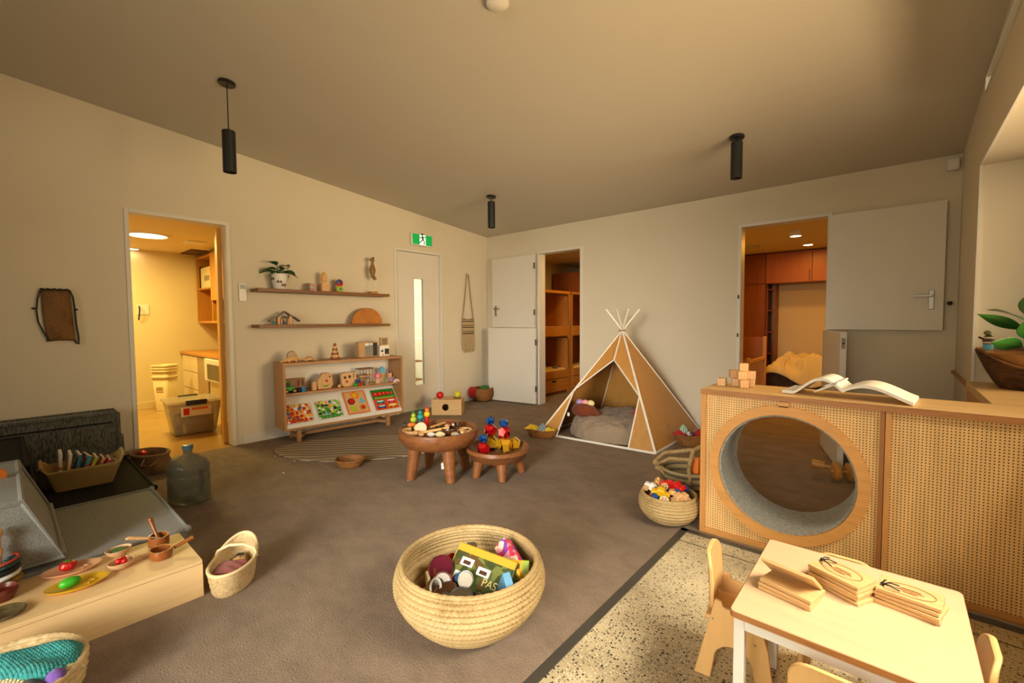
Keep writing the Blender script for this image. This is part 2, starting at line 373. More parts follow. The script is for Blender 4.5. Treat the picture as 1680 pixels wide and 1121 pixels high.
struct('wall_front', G().box(-.12, .5, YB-.12, YB, 0, 3.3).box(4.7, 5.8, YB-.12, YB, 0, 3.3).box(.5, 4.7, YB-.12, YB, 2.3, 3.3), M_WALL, smooth=False)
g = G(); g.add([(-.12, .0, CZ(0)), (5.8, .0, CZ(0)), (5.8, YB-.12, CZ(YB-.12)), (-.12, YB-.12, CZ(YB-.12)), (-.12, .0, CZ(0)+.1), (5.8, .0, CZ(0)+.1), (5.8, YB-.12, CZ(YB-.12)+.1), (-.12, YB-.12, CZ(YB-.12)+.1)],
    [(0,3,2,1),(4,5,6,7),(0,1,5,4),(1,2,6,5),(2,3,7,6),(3,0,4,7)]); struct('ceiling', g, M_CEIL, smooth=False)
GLASS = P('window_glass', '#ffffff', .02, var=0, trans=1.0)
# side window, clerestory and garden doors
wn = struct('window_1', G().box(5.66, 5.71, -4.6, -4.54, .8, 2.03).box(5.66, 5.71, -1.16, -1.10, .8, 2.03).box(5.66, 5.71, -4.54, -1.16, .8, .85).box(5.66, 5.71, -4.54, -1.16, 1.98, 2.03).box(5.66, 5.71, -2.85, -2.80, .85, 1.98), M_BLACK, smooth=False)
wn = struct('window_2', G().box(.5, 4.7, YB-.08, YB-.03, 0, .06).box(.5, 4.7, YB-.08, YB-.03, 2.24, 2.3).box(.5, .56, YB-.08, YB-.03, .06, 2.24).box(4.64, 4.7, YB-.08, YB-.03, .06, 2.24).box(1.87, 1.93, YB-.08, YB-.03, .06, 2.24).box(3.27, 3.33, YB-.08, YB-.03, .06, 2.24), M_BLACK, smooth=False)
struct('trim_window_reveal', G().box(5.008, 5.02, -1.112, -1.10, .785, 2.04).box(5.008, 5.02, -4.6, -1.112, 2.028, 2.04), M_TRIM, smooth=False)
struct('trim_clerestory', G().box(5.012, 5.02, -4.6, -1.16, 2.50, 2.508).box(5.012, 5.02, -1.16, -1.152, 2.42, 2.508).box(5.012, 5.02, -4.6, -1.16, 2.417, 2.425), M_TRIM, smooth=False)
# deep ply sill that meets the cabinet top
g = G().box(4.99, 5.66, -2.03, -1.10, .742, .785).box(5.135, 5.66, -4.6, -2.03, .742, .785)
struct('window_sill', g, M_PLY, bevel=.002)
struct('trim_sill_cheek', G().box(4.995, 5.02, -2.02, -1.10, .0, .742), M_PLYV, smooth=False)
struct('trim_dado', G().box(5.0, 5.02, -1.065, -.001, .733, .752), M_PLYED, smooth=False)
BH = .085
struct('trim_strip_glint', G().box(4.45, 5.13, -2.386, -2.374, 0, .008), P('strip_glint_metal', '#c9ccc8', .3, .8), smooth=False)  # reflection on the right part of the metal edge, painted as a lighter strip
struct('baseboard_left', G().box(0, .013, -3.36, -1.68, 0, BH).box(0, .013, -.85, 0, 0, BH).box(0, .013, YB, -4.19, 0, BH), M_TRIM, bevel=.002)
struct('baseboard_back', G().box(.014, .92, -.013, 0, 0, BH).box(1.70, 3.43, -.013, 0, 0, BH).box(4.25, 5.02, -.013, 0, 0, BH), M_TRIM, bevel=.002)
struct('baseboard_right', G().box(5.007, 5.02, -1.06, -.014, 0, BH), M_TRIM, bevel=.002)
# door linings
def lining_x(name, y0, y1, top):   # doorway in the left wall
    g = G().box(-.125, .012, y0-.03, y0, 0, top+.03).box(-.125, .012, y1, y1+.03, 0, top+.03).box(-.125, .012, y0, y1, top, top+.03)
    struct(name, g, M_TRIM, bevel=.002)
lining_x('trim_laundry_doorway', -4.12, -3.44, 2.045); lining_x('trim_exit_doorway', -1.61, -.92, 2.035)
def lining_y(name, x0, x1, top):
    g = G().box(x0-.03, x0, -.012, .125, 0, top+.03).box(x1, x1+.03, -.012, .125, 0, top+.03).box(x0, x1, -.012, .125, top, top+.03)
    struct(name, g, M_TRIM, bevel=.002)
lining_y('trim_bunk_doorway', .99, 1.635, 2.06); lining_y('trim_cot_doorway', 3.495, 4.19, 2.06)

def lever(parent, m, side=1):
    """long plate with lever, local x across the door, y out of it"""
    G().box(-.016, .016, -.008, 0, -.075, .075).cyl((0, -.008, .03), (0, -.04, .03), .009).box(-.008 if side > 0 else -.10, .10 if side > 0 else .008, -.05, -.036, .022, .038).obj('handle', M_STEEL, parent, bevel=.003).matrix_local = m
def hinge(parent, m): G().cyl((0, 0, -.04), (0, 0, .04), .006).box(-.012, .012, -.002, .002, -.04, .04).obj('hinge', M_HINGE, parent).matrix_local = m
# exit door with a narrow glass light
t = tag(thing('door_1', None, None, (0, 0, 0)), kind='structure')
G().box(-.06, -.02, -1.605, -1.335, .008, 2.03).box(-.06, -.02, -1.19, -.925, .008, 2.03).box(-.06, -.02, -1.335, -1.19, .008, .33).box(-.06, -.02, -1.335, -1.19, 1.705, 2.03).obj('door_leaf', M_DOORP, t, smooth=False)
G().box(-.043, -.037, -1.335, -1.19, .33, 1.705).obj('glass_pane', GLASS, t, smooth=False)
G().box(-.02, -.012, -1.345, -1.335, .32, 1.715).box(-.02, -.012, -1.19, -1.18, .32, 1.715).box(-.02, -.012, -1.345, -1.18, 1.705, 1.715).box(-.02, -.012, -1.345, -1.18, .32, .33).obj('glazing_bead', M_WHITE, t, smooth=False)
for z in (1.86, 1.2, .25): hinge(t, T(-.015, -1.605, z))
# left stable door: upper leaf folded back against the wall, lower leaf a little proud
def leaf(name, w, z0, z1, loc, rz, hs, label, side=-1, handle=True, flip=1):
    t = tag(thing(name, None, None, loc, rz), kind='structure')
    G().box(0, w*side, -.02, .02, z0, z1).obj('door_leaf', M_DOORP, t, bevel=.001)
    for z in hs: hinge(t, T(-.004*side, -.024*flip, z))
    if handle: lever(t, T((w-.07)*side, -.02, 1.30), -side if side < 0 else -1)
    return t
leaf('door_2', .775, 1.062, 2.055, (.945, -.045, 0), math.radians(0.6), (1.9, 1.27), '')
leaf('door_3', .78, .012, 1.055, (.965, -.048, 0), math.radians(9), (.86, .22), '', handle=False)
t = leaf('door_4', .735, 1.062, 2.055, (4.205, -.045, 0), math.radians(-.6), (), '', side=1)
t = leaf('door_5', .72, .012, 1.055, (4.190, .03, 0), math.radians(-75.4), (.86, .22), '', side=1, handle=False, flip=-1)
G().box(.7195, .7215, -.012, .012, .93, 1.01).obj('latch_plate', M_STEEL, t); G().cyl((.72, 0, .97), (.724, 0, .97), .007).obj('latch_bolt', M_BLACK, t)
G().cyl((0, 0, 0), (0, -.035, 0), .012).ball((0, -.04, 0), .016).obj('door_stop', M_BLACK, loc=(4.975, -.005, 1.27), label='black round bumper on the wall right of the open white upper door leaf', cat='door stop')
for z in (1.38, 1.0): G().cb((0, 0, 0), (.012, .02, .035)).obj('strike_plate', M_BLACK, loc=(3.478, -.018, z), label='small black latch keep on the left jamb of the cot room doorway, %s of two' % ('upper' if z > 1.2 else 'lower'), cat='latch', group='latch keeps on the cot room jamb')

# ================================================================ rooms behind
WARMW = P('side_room_paint', '#d9c9a2', .8, var=.03, ns=2)
# laundry
struct('wall_laundry_back', G().box(-3.07, -2.95, -5.3, -2.6, 0, 2.3), WARMW, smooth=False)
struct('wall_laundry_side', G().box(-2.95, -.12, -2.6, -2.5, 0, 2.3).box(-2.95, -.12, -5.4, -5.3, 0, 2.3), WARMW, smooth=False)
struct('ceiling_laundry', G().box(-3.07, -.12, -5.4, -2.5, 2.13, 2.2), WARMW, smooth=False)
VINYL = P('honey_vinyl_floor', '#b08c50', .22, var=.1, ns=5)
struct('floor_laundry', G().box(-3.07, 0.0, -5.4, -2.5, -.05, -.001), VINYL, smooth=False)
struct('baseboard_laundry', G().box(-2.95, -2.938, -5.3, -3.2, 0, .09), WARMW, smooth=False)
LIT = P('lamp_diffuser', '#fff3d8', .5, var=0, emit='#ffe9bd', es=14)
def downlight(loc, r, label, dz=.012, sq=False):
    t = thing('ceiling_light', label, 'ceiling light', loc)
    G().lathe([(r*1.12, 0), (r*1.12, -dz), (r, -dz-.004), (r*.98, -.002)], 28).obj('rim', M_WHITE, t); G().lathe([(r*.97, -dz*.6), (r*.97, -dz*.8)], 28).obj('diffuser', LIT, t)
downlight((-1.6, -3.72, 2.13), .17, 'large round lit ceiling light in the laundry, seen through the left doorway')
downlight((-2.85, -3.66, 2.13), .06, 'small round downlight at the left edge of the laundry doorway')
downlight((3.77, 1.2, 2.16), .055, 'nearer of the two surface downlights on the cot room ceiling', .05)
downlight((3.75, 2.3, 2.16), .055, 'farther of the two downlights on the cot room ceiling')
tag(G().box(-2.9, -2.4, -3.14, -2.95, 2.115, 2.13).obj('ceiling_vent', P('dark_grille', '#5a3a1c', .7)), 'dark rectangular grille in the laundry ceiling above the wall cupboard', 'vent')
tag(G().box(-1.9, -1.65, -3.35, -3.15, 2.118, 2.13).obj('ceiling_hatch', M_TRIM), 'pale square ceiling panel in the laundry near the tall wooden door', 'hatch')
t = thing('wall_cupboard', 'open wooden wall cupboard with niches in the laundry', 'cupboard', (0, 0, 0))
HW = WOOD('honey_laundry_wood', '#bb8136', 'z', .2)
G().box(-2.94, -2.9, -2.96, -2.61, 1.16, 2.08).box(-2.9, -1.5, -2.96, -2.61, 2.05, 2.08).box(-2.9, -1.5, -2.96, -2.61, 1.15, 1.18).box(-2.26, -2.23, -2.96, -2.61, 1.18, 2.05).box(-1.53, -1.5, -2.96, -2.61, 1.18, 2.05).box(-2.9, -1.53, -2.64, -2.61, 1.18, 2.05).obj('carcass', HW, t, smooth=False)
G().box(-2.9, -2.26, -2.95, -2.64, 1.62, 1.64).obj('shelf', HW, t, smooth=False)
G().box(-2.22, -1.5, -2.98, -2.961, 1.45, 2.08).obj('door', HW, t, smooth=False)
tg = thing('storage_box', 'white labelled archive box on the upper niche of the laundry cupboard', 'box', (-2.6, -2.82, 1.641))
G().box(-.27, .27, -.1, .12, 0, .29).obj('body', M_CREAM, tg, bevel=.004); G().box(-.285, -.272, -.11, .13, 0, .31).obj('binder_spine', M_BLK, tg); G().box(-.1, .12, -.103, -.1005, .1, .17).obj('label_patch', P('print_grey', '#9a8c72'), tg)
tag(G().lathe([(.05, 0), (.065, .17), (.062, .17), (.048, .01)], 16, T(-2.45, -2.84, 1.181)).obj('tub', P('yellow_tub', '#e6cf5a')), 'yellow plastic tub in the lower niche of the laundry cupboard', 'tub')
t = thing('bench_cabinet', 'white laundry base cabinets with drawers and a timber worktop', 'cabinet', (0, 0, 0))
G().box(-2.94, -.95, -3.15, -2.61, .0, .73).obj('body', P('cream_laminate', '#dccba6', .4), t, smooth=False)
G().box(-2.94, -.93, -3.19, -2.605, .73, .76).obj('worktop', HW, t, bevel=.003)
for i, (a, b_, c, d_) in enumerate(((-2.9, -2.2, .5, .71), (-2.9, -2.2, .27, .49), (-2.9, -2.2, .03, .26))): G().box(a, b_, -3.168, -3.152, c, d_).obj('drawer', P('cream_laminate', ''), t, bevel=.003)
G().box(-2.17, -1.75, -3.168, -3.152, .03, .71).obj('door', P('taupe_laminate', '#a58c6b', .4), t, bevel=.003)
t = thing('laundry_sink', 'white laundry tub under the worktop end beside the tall wooden door', 'sink', (0, 0, 0))
G().box(-1.73, -1.0, -3.21, -3.17, .45, .72).obj('basin', M_WHITE, t, bevel=.01); G().box(-1.6, -1.1, -3.215, -3.211, .48, .66).obj('basin_front', P('grey_steel', '#6f6a60', .3, .6), t)
tag(G().lathe([(.016, 0), (.02, .03), (.012, .06), (.018, .075), (.004, .09)], 12, T(-1.45, -3.1, .76)).obj('tap', M_BLACK), 'tiny black tap fitting on the laundry worktop', 'tap')
t = tag(thing('door_6', None, None, (-.13, -3.46, 0), math.radians(166)), kind='structure')
G().box(0, .66, -.018, .018, .012, 2.03).obj('door_leaf', WOOD('yellow_door_veneer', '#cf9132', 'z', .1), t, bevel=.002)
# hook with key tag and buckets, clear bin
t = thing('wall_hook', 'black wall hook with a hanging loop on a pale plate in the laundry', 'hook', (-2.949, -3.6, 1.3))
G().box(0, .008, -.03, .09, -.03, .1).obj('plate', M_TRIM, t); G().tube([(.01, -.01, .08), (.04, -.01, .06), (.04, -.01, .02), (.02, -.02, -.1)], .008).obj('loop', M_BLACK, t)
def bucket(z, label, h=.5):
    t = thing('nappy_bucket', label, 'bucket', (-2.50, -3.45, z), math.radians(38), 'stacked white nappy buckets'); t.scale = (.64, .64, 1)
    G().prism(rrect(.27, .25, .04), .001, T(0, 0, 0)).obj('base', M_CREAM, t)
    n = 24; r0 = rrect(.25, .23, .05); r1 = rrect(.33, .31, .06)
    vs = [(x, y, 0) for x, y in r0]+[(x, y, h) for x, y in r1]; k = len(r0)
    G().add(vs, [tuple(range(k))]+[(i, (i+1) % k, k+(i+1) % k, k+i) for i in range(k)]).obj('body', M_CREAM, t, solid=.004)
    rim = [(x, y, h) for x, y in rrect(.35, .33, .065)]; G().tube(rim, .012, 8, True).obj('rim', M_CREAM, t)
    return t
b0 = bucket(0, 'bottom white bucket with a printed label in the laundry stack', .46)
G().box(-.075, .075, -.146, -.142, .27, .35).obj('label_patch', P('print_label', '#c9b48f'), b0); G().box(-.06, .06, -.149, -.1465, .30, .305).box(-.045, .045, -.149, -.1465, .318, .322).obj('print_lines', P('print_brown', '#8a5a3a'), b0)
bucket(.035, 'second white bucket from the bottom of the laundry stack'); bucket(.07, 'third white bucket from the bottom of the laundry stack'); bucket(.105, 'topmost white bucket of the laundry stack')
t = thing('storage_bin', 'clear plastic storage bin with black clips and a printed sticker on the laundry floor', 'bin', (-.98, -3.52, 0), math.radians(-4))
CLEAR = P('clear_plastic', '#f6efe2', .15, var=0, trans=.7, alpha=.72)
r0 = rrect(.33, .36, .03); r1 = rrect(.42, .46, .04); k = len(r0)
G().add([(x, y, .01) for x, y in r0]+[(x, y, .33) for x, y in r1], [tuple(range(k))]+[(i, (i+1) % k, k+(i+1) % k, k+i) for i in range(k)]).obj('body', CLEAR, t, solid=.004)
G().prism(rrect(.45, .49, .045), .02, T(0, 0, .335)).obj('lid', CLEAR, t, bevel=.004)
for s in (-1, 1): G().box(s*.235-.012, s*.235+.012, -.09, .09, .315, .365).obj('clip', M_BLACK, t, bevel=.004)
G().add([(.213, -.13, .20), (.213, .13, .20), (.222, .13, .30), (.222, -.13, .30)], [(0, 1, 2, 3)]).obj('sticker', M_PAPER, t, solid=.002, smooth=False)
G().add([(.216, -.11, .215), (.216, -.06, .215), (.2235, -.06, .285), (.2235, -.11, .285)], [(0, 1, 2, 3)]).obj('sticker_badge', M_RED, t, solid=.002, smooth=False)
G().add([(.2195, -.04, .262), (.2195, .1, .262), (.2225, .1, .285), (.2225, -.04, .285)], [(0, 1, 2, 3)]).obj('sticker_print', M_ORG, t, solid=.0025, smooth=False)
G().box(.0, .15, -.07, .16, .02, .2).obj('paper_block', M_PAPER, t); 
gg = G(); rr = random.Random(3)
for i in range(14): gg.ball((rr.uniform(-.13, -.02), rr.uniform(-.14, .14), rr.uniform(.04, .16)), rr.uniform(.03, .05), 10)
for i in range(6): gg.ball((rr.uniform(0, .12), rr.uniform(-.15, -.1), rr.uniform(.04, .14)), rr.uniform(.02, .04), 10)
tag(gg.obj('loose_toys', SPOTS('toy_mix', ['#a39c90', '#c9a878', '#9a8a78', '#d9b45a', '#b3aeb5'], 14), t), kind='stuff')
tag(G().box(-.006, .006, -.012, .012, 0, .09).obj('door_track_stop', M_BLACK, loc=(-.03, -4.105, 0)), 'thin black upright stop at the foot of the left laundry door jamb', 'door stop')
# bright hall behind the exit door
struct('wall_hall', G().box(-1.9, -1.8, -2.3, .9, 0, 2.5).box(-1.8, -.12, -2.4, -2.3, 0, 2.5).box(-1.8, -.12, .9, 1.0, 0, 2.5).box(-.22, -.12, .12, .9, 0, 2.5), P('hall_paint', '#ece6d6', .8), smooth=False)
struct('ceiling_hall', G().box(-1.9, -.12, -2.4, 1.0, 2.4, 2.5), M_CEIL, smooth=False)
struct('floor_hall', G().box(-1.9, -.0, -2.4, .12, -.05, -.001).box(-1.9, -.22, .12, 1.0, -.05, -.001), P('hall_floor', '#a9b09a', .5), smooth=False)
t = thing('hall_counter', 'white topped hall counter with a pale timber side, seen through the door glass', 'counter', (-1.35, -.62, 0))
G().box(-.3, .3, -.5, .35, .83, .88).obj('top', M_WHITE, t); G().box(-.28, -.02, -.46, -.43, 0, .83).obj('side_panel', M_PLY, t); G().box(-.2, .2, .0, .3, .5, .52).box(-.2, .2, .0, .3, .2, .22).obj('shelf', M_REDW, t)
tag(G().ball((-1.3, -.85, .93), (.1, .08, .05)).obj('folded_cloth', M_LINEN), 'grey crumpled cloth on the hall counter behind the door glass', 'cloth')
# bunk room
struct('wall_bunk_room', G().box(-.12, 0.0, 1.0, 3.7, 0, 2.3).box(-.12, 2.6, 3.6, 3.7, 0, 2.3).box(2.55, 2.62, .12, 3.6, 0, 2.3), WARMW, smooth=False)
struct('ceiling_bunk_room', G().box(-.12, 2.62, .12, 3.7, 2.16, 2.2), WARMW, smooth=False)
struct('floor_bunk_room', G().box(-.12, 2.62, .12, 3.7, -.05, 0), M_CARPET, smooth=False)
def bunk(y0, y1, label, rail0):
    t = thing('bunk_bed', label, 'bunk bed', (0, 0, 0), group='built-in timber bunks')
    X0, X1 = .05, .68
    G().box(X0, X1, y1-.05, y1, 0, 1.61).obj('end_panel', M_BUNK, t, bevel=.002)
    G().box(X0, X1, y0, y0+.03, 0, 1.61).obj('end_panel', M_BUNK, t, bevel=.002)
    G().box(X0, X0+.02, y0+.03, y1-.05, 0, 1.61).obj('back_panel', M_BUNK, t)
    G().box(X0, X1+.01, y0, y1, 1.58, 1.62).obj('top_board', M_BUNK, t, bevel=.002)
    for z0, z1 in ((.91, 1.06), (.25, .37)):
        G().box(X1-.025, X1+.008, y0+.03, y1-.05, z0, z1).obj('front_rail', M_BUNK, t, bevel=.004)
        G().box(X0+.02, X1-.03, y0+.03, y1-.05, z0-.01, z0+.02).obj('bed_board', M_BUNK, t)
    d = G().box(X1-.02, X1+.006, y0+.035, y1-.055, .045, .24).obj('drawer', M_BUNK, t, bevel=.003)
    G().box(X1+.0055, X1+.0075, (y0+y1)/2+.02, (y0+y1)/2+.12, .195, .225).obj('finger_pull', M_BLACK, d, bevel=.006)
    G().box(X1-.06, X1-.03, y0+.03, y1-.05, 0, .042).obj('plinth', M_REDW, t)
    for z0, z1 in ((1.06, 1.56), (.37, .89)):   # dark edge strip round each sleeping bay
        G().tube([(X1+.004, y0+.06, z1), (X1+.004, y1-.12, z1), (X1+.004, y1-.085, z1-.012), (X1+.004, y1-.07, z1-.05), (X1+.004, y1-.07, z0+.01)], .006, 6).obj('edge_strip', M_BLACK, t)
    return t
bunk(.16, 1.22, 'nearer timber bunk bay with a cut-out drawer pull, seen through the middle doorway', 0)
bunk(1.26, 2.5, 'farther timber bunk bay, cut off by the right jamb of the middle doorway', 0)
MATT = CLOTH('cream_mattress', '#d8b56c', 200, .08)
for (y0, y1, z, lb) in ((.2, 1.16, .935, 'cream mattress on the upper berth of the nearer bunk'), (.2, 1.16, .275, 'cream mattress on the lower berth of the nearer bunk'), (1.3, 2.44, .935, 'cream mattress on the upper berth of the farther bunk'), (1.3, 2.44, .275, 'cream mattress on the lower berth of the farther bunk')):
    tag(G().box(.08, .65, y0, y1, z, z+.125 if z > .5 else z+.12).obj('mattress', MATT, bevel=.03, seg=3), lb, 'mattress', 'bunk mattresses')
tag(G().ball((0, 0, .018), (.05, .035, .02)).ball((.035, .02, .03), .018).obj('small_toy', P('grey_toy', '#6b6660'), loc=(.58, .93, .396)), 'small grey toy lying on the lower berth of the nearer bunk', 'toy')
t = thing('overhead_cupboard', 'dark red-brown cupboard above the farther bunk', 'cupboard', (0, 0, 0))
G().box(.05, .62, 1.62, 2.9, 1.625, 1.98).obj('body', M_REDW, t); G().box(.62, .636, 1.64, 2.88, 1.64, 1.965).obj('door', M_REDW, t, bevel=.003)
tag(G().lathe([(.05, 0), (.05, -.02), (.03, -.03)], 20).obj('smoke_detector', M_WHITE, loc=(1.25, 1.0, 2.159)), 'pale round detector on the bunk room ceiling', 'detector')
# cot room
struct('wall_cot_room', G().box(2.62, 2.68, .12, 3.3, 0, 2.3).box(2.68, 5.1, 3.21, 3.3, 0, 2.3).box(4.9, 5.1, .12, 3.2, 0, 2.3), WARMW, smooth=False)
struct('ceiling_cot_room', G().box(2.62, 5.1, .12, 3.3, 2.16, 2.2), WARMW, smooth=False)
struct('floor_cot_room', G().box(2.62, 5.1, .12, 3.3, -.05, 0), M_CARPET, smooth=False)
tag(G().lathe([(.12, 0), (.12, -.01), (.1, -.014)], 24).obj('ceiling_vent', M_CEIL, loc=(3.12, 2.0, 2.159)), 'flat round air vent at the left of the cot room ceiling', 'vent')
t = thing('tall_cupboard', 'tall red-brown veneered cupboard at the left of the cot room', 'cupboard', (0, 0, 0))
G().box(2.69, 3.15, 2.82, 3.2, 0, 2.15).obj('body', M_REDW, t); 
G().box(2.70, 3.145, 2.80, 2.818, .05, 1.68).obj('lower_door', M_REDW, t, bevel=.003); G().box(2.70, 3.145, 2.80, 2.818, 1.70, 2.14).obj('upper_door', M_REDW, t, bevel=.003)
t = thing('wall_cupboard', 'row of red-brown overhead cupboards across the cot room', 'cupboard', (0, 0, 0))
G().box(3.152, 4.88, 2.82, 3.2, 1.69, 2.15).obj('body', M_REDW, t)
for a, b_ in ((3.155, 3.735), (3.745, 4.31), (4.32, 4.88)):
    d = G().box(a, b_, 2.80, 2.818, 1.695, 2.14).obj('door', WOOD('amber_veneer', '#a0581f', 'z', .18), t, bevel=.003)
    G().box(b_-.03, b_-.02, 2.792, 2.799, 1.71, 1.87).obj('edge_pull', M_BLACK, d)
t = thing('open_shelf', 'narrow dark shelf tower beside the cot room bed', 'shelf', (0, 0, 0))
G().box(3.152, 3.17, 2.9, 3.19, 0, 1.688).box(3.25, 3.265, 2.9, 3.19, 0, 1.688).obj('side_panel', M_REDW, t)
for z in (.3, .62, .95, 1.28, 1.6): G().box(3.17, 3.25, 2.9, 3.19, z, z+.015).obj('shelf', M_REDW, t)
t = thing('bed', 'low timber bed with a dark striped mattress in the cot room niche', 'bed', (0, 0, 0))
G().box(3.28, 4.86, 2.3, 3.19, .14, .2).box(3.28, 4.86, 2.28, 2.3, .08, .22).obj('base', M_REDW, t, bevel=.004)
for x in (3.32, 4.0, 4.8): G().box(x-.03, x+.03, 2.32, 2.38, 0, .14).obj('leg', M_REDW, t)
G().box(3.29, 4.85, 2.31, 3.18, .2, .4).obj('mattress', CLOTH('dark_striped_ticking', '#4a3a28', 50, .8, stripe=(6, 1, .5)), t, bevel=.03, seg=3)
def crumple(x0, x1, y0, y1, z, h, seed, nx=60, ny=34, drop=.0, folds=5):
    def fn(u, v):
        e = min(1, min(u, 1-u, v, 1-v)*7)**.6; q = Vector((u*folds*(x1-x0), v*folds*(y1-y0), seed))
        big = noise.noise(q*1.1)*.5+.5; rid = noise.ridged_multi_fractal(q*1.5+Vector((noise.noise(q*2)*1.2, 0, 0)), .9, 2.1, 4, 1.0, 2.0)*.4
        zz = z+h*e*(.12+.55*big+.62*rid)
        if v < .12 and drop: zz -= drop*(1-v/.12)*(.5+.5*math.sin(u*11+seed))
        return (x0+(x1-x0)*u+.02*math.sin(v*13+seed)+.02*rid, y0+(y1-y0)*v+.03*math.sin(u*15+seed)-.02*rid, zz)
    return G().grid(nx, ny, fn)
DUV = CLOTH('cream_duvet', '#e3cf95', 200, .06)
tag(crumple(3.29, 4.8, 2.22, 3.1, .41, .3, 4, 130, 80, .18, 5).obj('duvet', DUV, solid=.02, sub=1), 'rumpled cream duvet heaped on the bed in the cot room', 'duvet')
t = thing('cot', 'timber baby cot with slatted side in the cot room doorway', 'cot', (0, 0, 0))
CW = WOOD('cot_beech', '#c98a3c', 'z', .15)
for (x, y) in ((3.42, .68), (3.42, 1.48), (2.80, .68), (2.80, 1.48)): G().box(x-.02, x+.02, y-.02, y+.02, 0, .94 if y > 1 else .72).obj('post', CW, t, bevel=.004)
G().box(3.405, 3.435, .70, 1.46, .65, .69).box(3.405, 3.435, .70, 1.46, .22, .25).box(2.785, 2.815, .70, 1.46, .65, .69).obj('side_rail', CW, t, bevel=.004)
for i in range(11): G().box(3.412, 3.428, .76+i*.064, .776+i*.064, .25, .65).obj('slat', CW, t)
G().box(2.82, 3.40, 1.47, 1.49, .2, .93).obj('end_panel', WOOD('cot_panel', '#9c5a22', 'z', .15), t); G().box(2.82, 3.40, .67, .69, .2, .70).obj('end_panel', CW, t)
tag(crumple(3.02, 3.30, .60, .80, .6, .1, 8, 20, 14).box(3.05, 3.28, .62, .66, .45, .72).obj('cot_blanket', DUV), 'cream blanket hung over the near end of the cot', 'blanket')

# ================================================================ on walls and ceiling of the main room
def pendant(x, y, zc, zt, zb, label):
    t = thing('pendant_light', label, 'pendant light', (x, y, 0), group='black cylinder pendants')
    G().lathe([(.001, .012), (.052, .006), (.052, -.014), (.045, -.02), (.001, -.02)], 28, T(0, 0, zc, 0, math.radians(-5.6))).obj('canopy', M_BLACK, t)
    G().cyl((0, 0, zt), (0, 0, zc-.012), .0035, seg=8).obj('cable', M_BLACK, t)
    G().lathe([(.036, zb+.01), (.036, zb), (.0405, zb), (.0405, zt-.003), (.036, zt), (.001, zt)], 32, cap=False).lathe([(.012, zt), (.008, zt+.014)], 12).obj('shade', M_BLACK, t)
    G().lathe([(.035, zb+.02), (.034, zb+.022)], 20).obj('lens', P('unlit_lens', '#2a2926', .3), t)
pendant(1.225, -3.764, 2.771, 2.45, 2.174, 'black cylinder pendant on a long cable, leftmost on the ceiling')
pendant(1.274, -1.242, 2.524, 2.464, 2.18, 'small black pendant above the corner near the exit sign, middle of the three')
pendant(3.736, -1.177, 2.517, 2.475, 2.209, 'black cylinder pendant close under the ceiling before the right doorway')
tag(G().lathe([(.055, 0), (.055, -.02), (.04, -.03), (.001, -.032)], 24, cap=False).obj('smoke_detector', M_TRIM, loc=(3.164, -3.18, CZ(-3.18)-.001)), 'round white detector at the very top edge of the ceiling', 'detector')
t = thing('motion_sensor', 'small white alarm sensor high in the right corner', 'sensor', (4.965, -.02, 2.32))
G().box(-.035, .035, -.05, 0, -.045, .045).obj('housing', M_TRIM, t, bevel=.012, seg=3); G().box(-.02, .02, -.054, -.0505, -.03, .005).obj('lens', M_WHITE, t, bevel=.004)
# exit sign
t = thing('exit_sign', 'lit green running-man exit sign above the white door', 'exit sign', (0, -1.235, 2.195))
G().box(.001, .045, -.17, .17, -.075, .085).obj('housing', M_WHITE, t, bevel=.014, seg=3)
G().box(.045, .047, -.155, .155, -.06, .07).obj('panel', P('lit_green', '#0a7a35', .4, var=0, emit='#0a8a3a', es=1.1), t)
W_L = P('lit_white', '#ffffff', .4, var=0, emit='#f4fff0', es=.7)
G().box(.047, .0478, -.045, .05, -.06, .065).obj('doorway_symbol', W_L, t, smooth=False)
m = Matrix.Translation((.0478, 0, .006)) @ YZ @ Matrix.Scale(1.45, 4)
g = G()
g.prism(ngon(10, .0105, 0, -.004, .045), .001, m)
for a, b_, w_ in (((-.004, .03), (.006, -.002), .017), ((0, .028), (.024, .02), .007), ((.024, .02), (.034, .03), .006), ((-.006, .026), (-.022, .012), .007), ((-.022, .012), (-.03, .02), .006), ((.006, 0), (.022, -.02), .009), ((.022, -.02), (.014, -.045), .008), ((.004, 0), (-.014, -.014), .009), ((-.014, -.014), (-.034, -.03), .008)):
    d = Vector((b_[0]-a[0], b_[1]-a[1])); n = Vector((-d.y, d.x)).normalized()*w_/2
    g.prism([(a[0]-n.x, a[1]-n.y), (b_[0]-n.x, b_[1]-n.y), (b_[0]+n.x, b_[1]+n.y), (a[0]+n.x, a[1]+n.y)], .001, m)
g.obj('running_man', P('sign_green', '#05401c', .4, emit='#04401a', es=.3), t, smooth=False)
# air conditioner keypad
t = thing('wall_thermostat', 'white wall thermostat with dark display right of the laundry doorway', 'thermostat', (0, -3.32, 1.44))
G().box(0, .02, -.033, .033, -.085, .085).obj('body', M_WHITE, t, bevel=.005); G().box(.0202, .021, -.024, .024, .03, .072).obj('display', P('lcd', '#3b4a3e', .2), t)
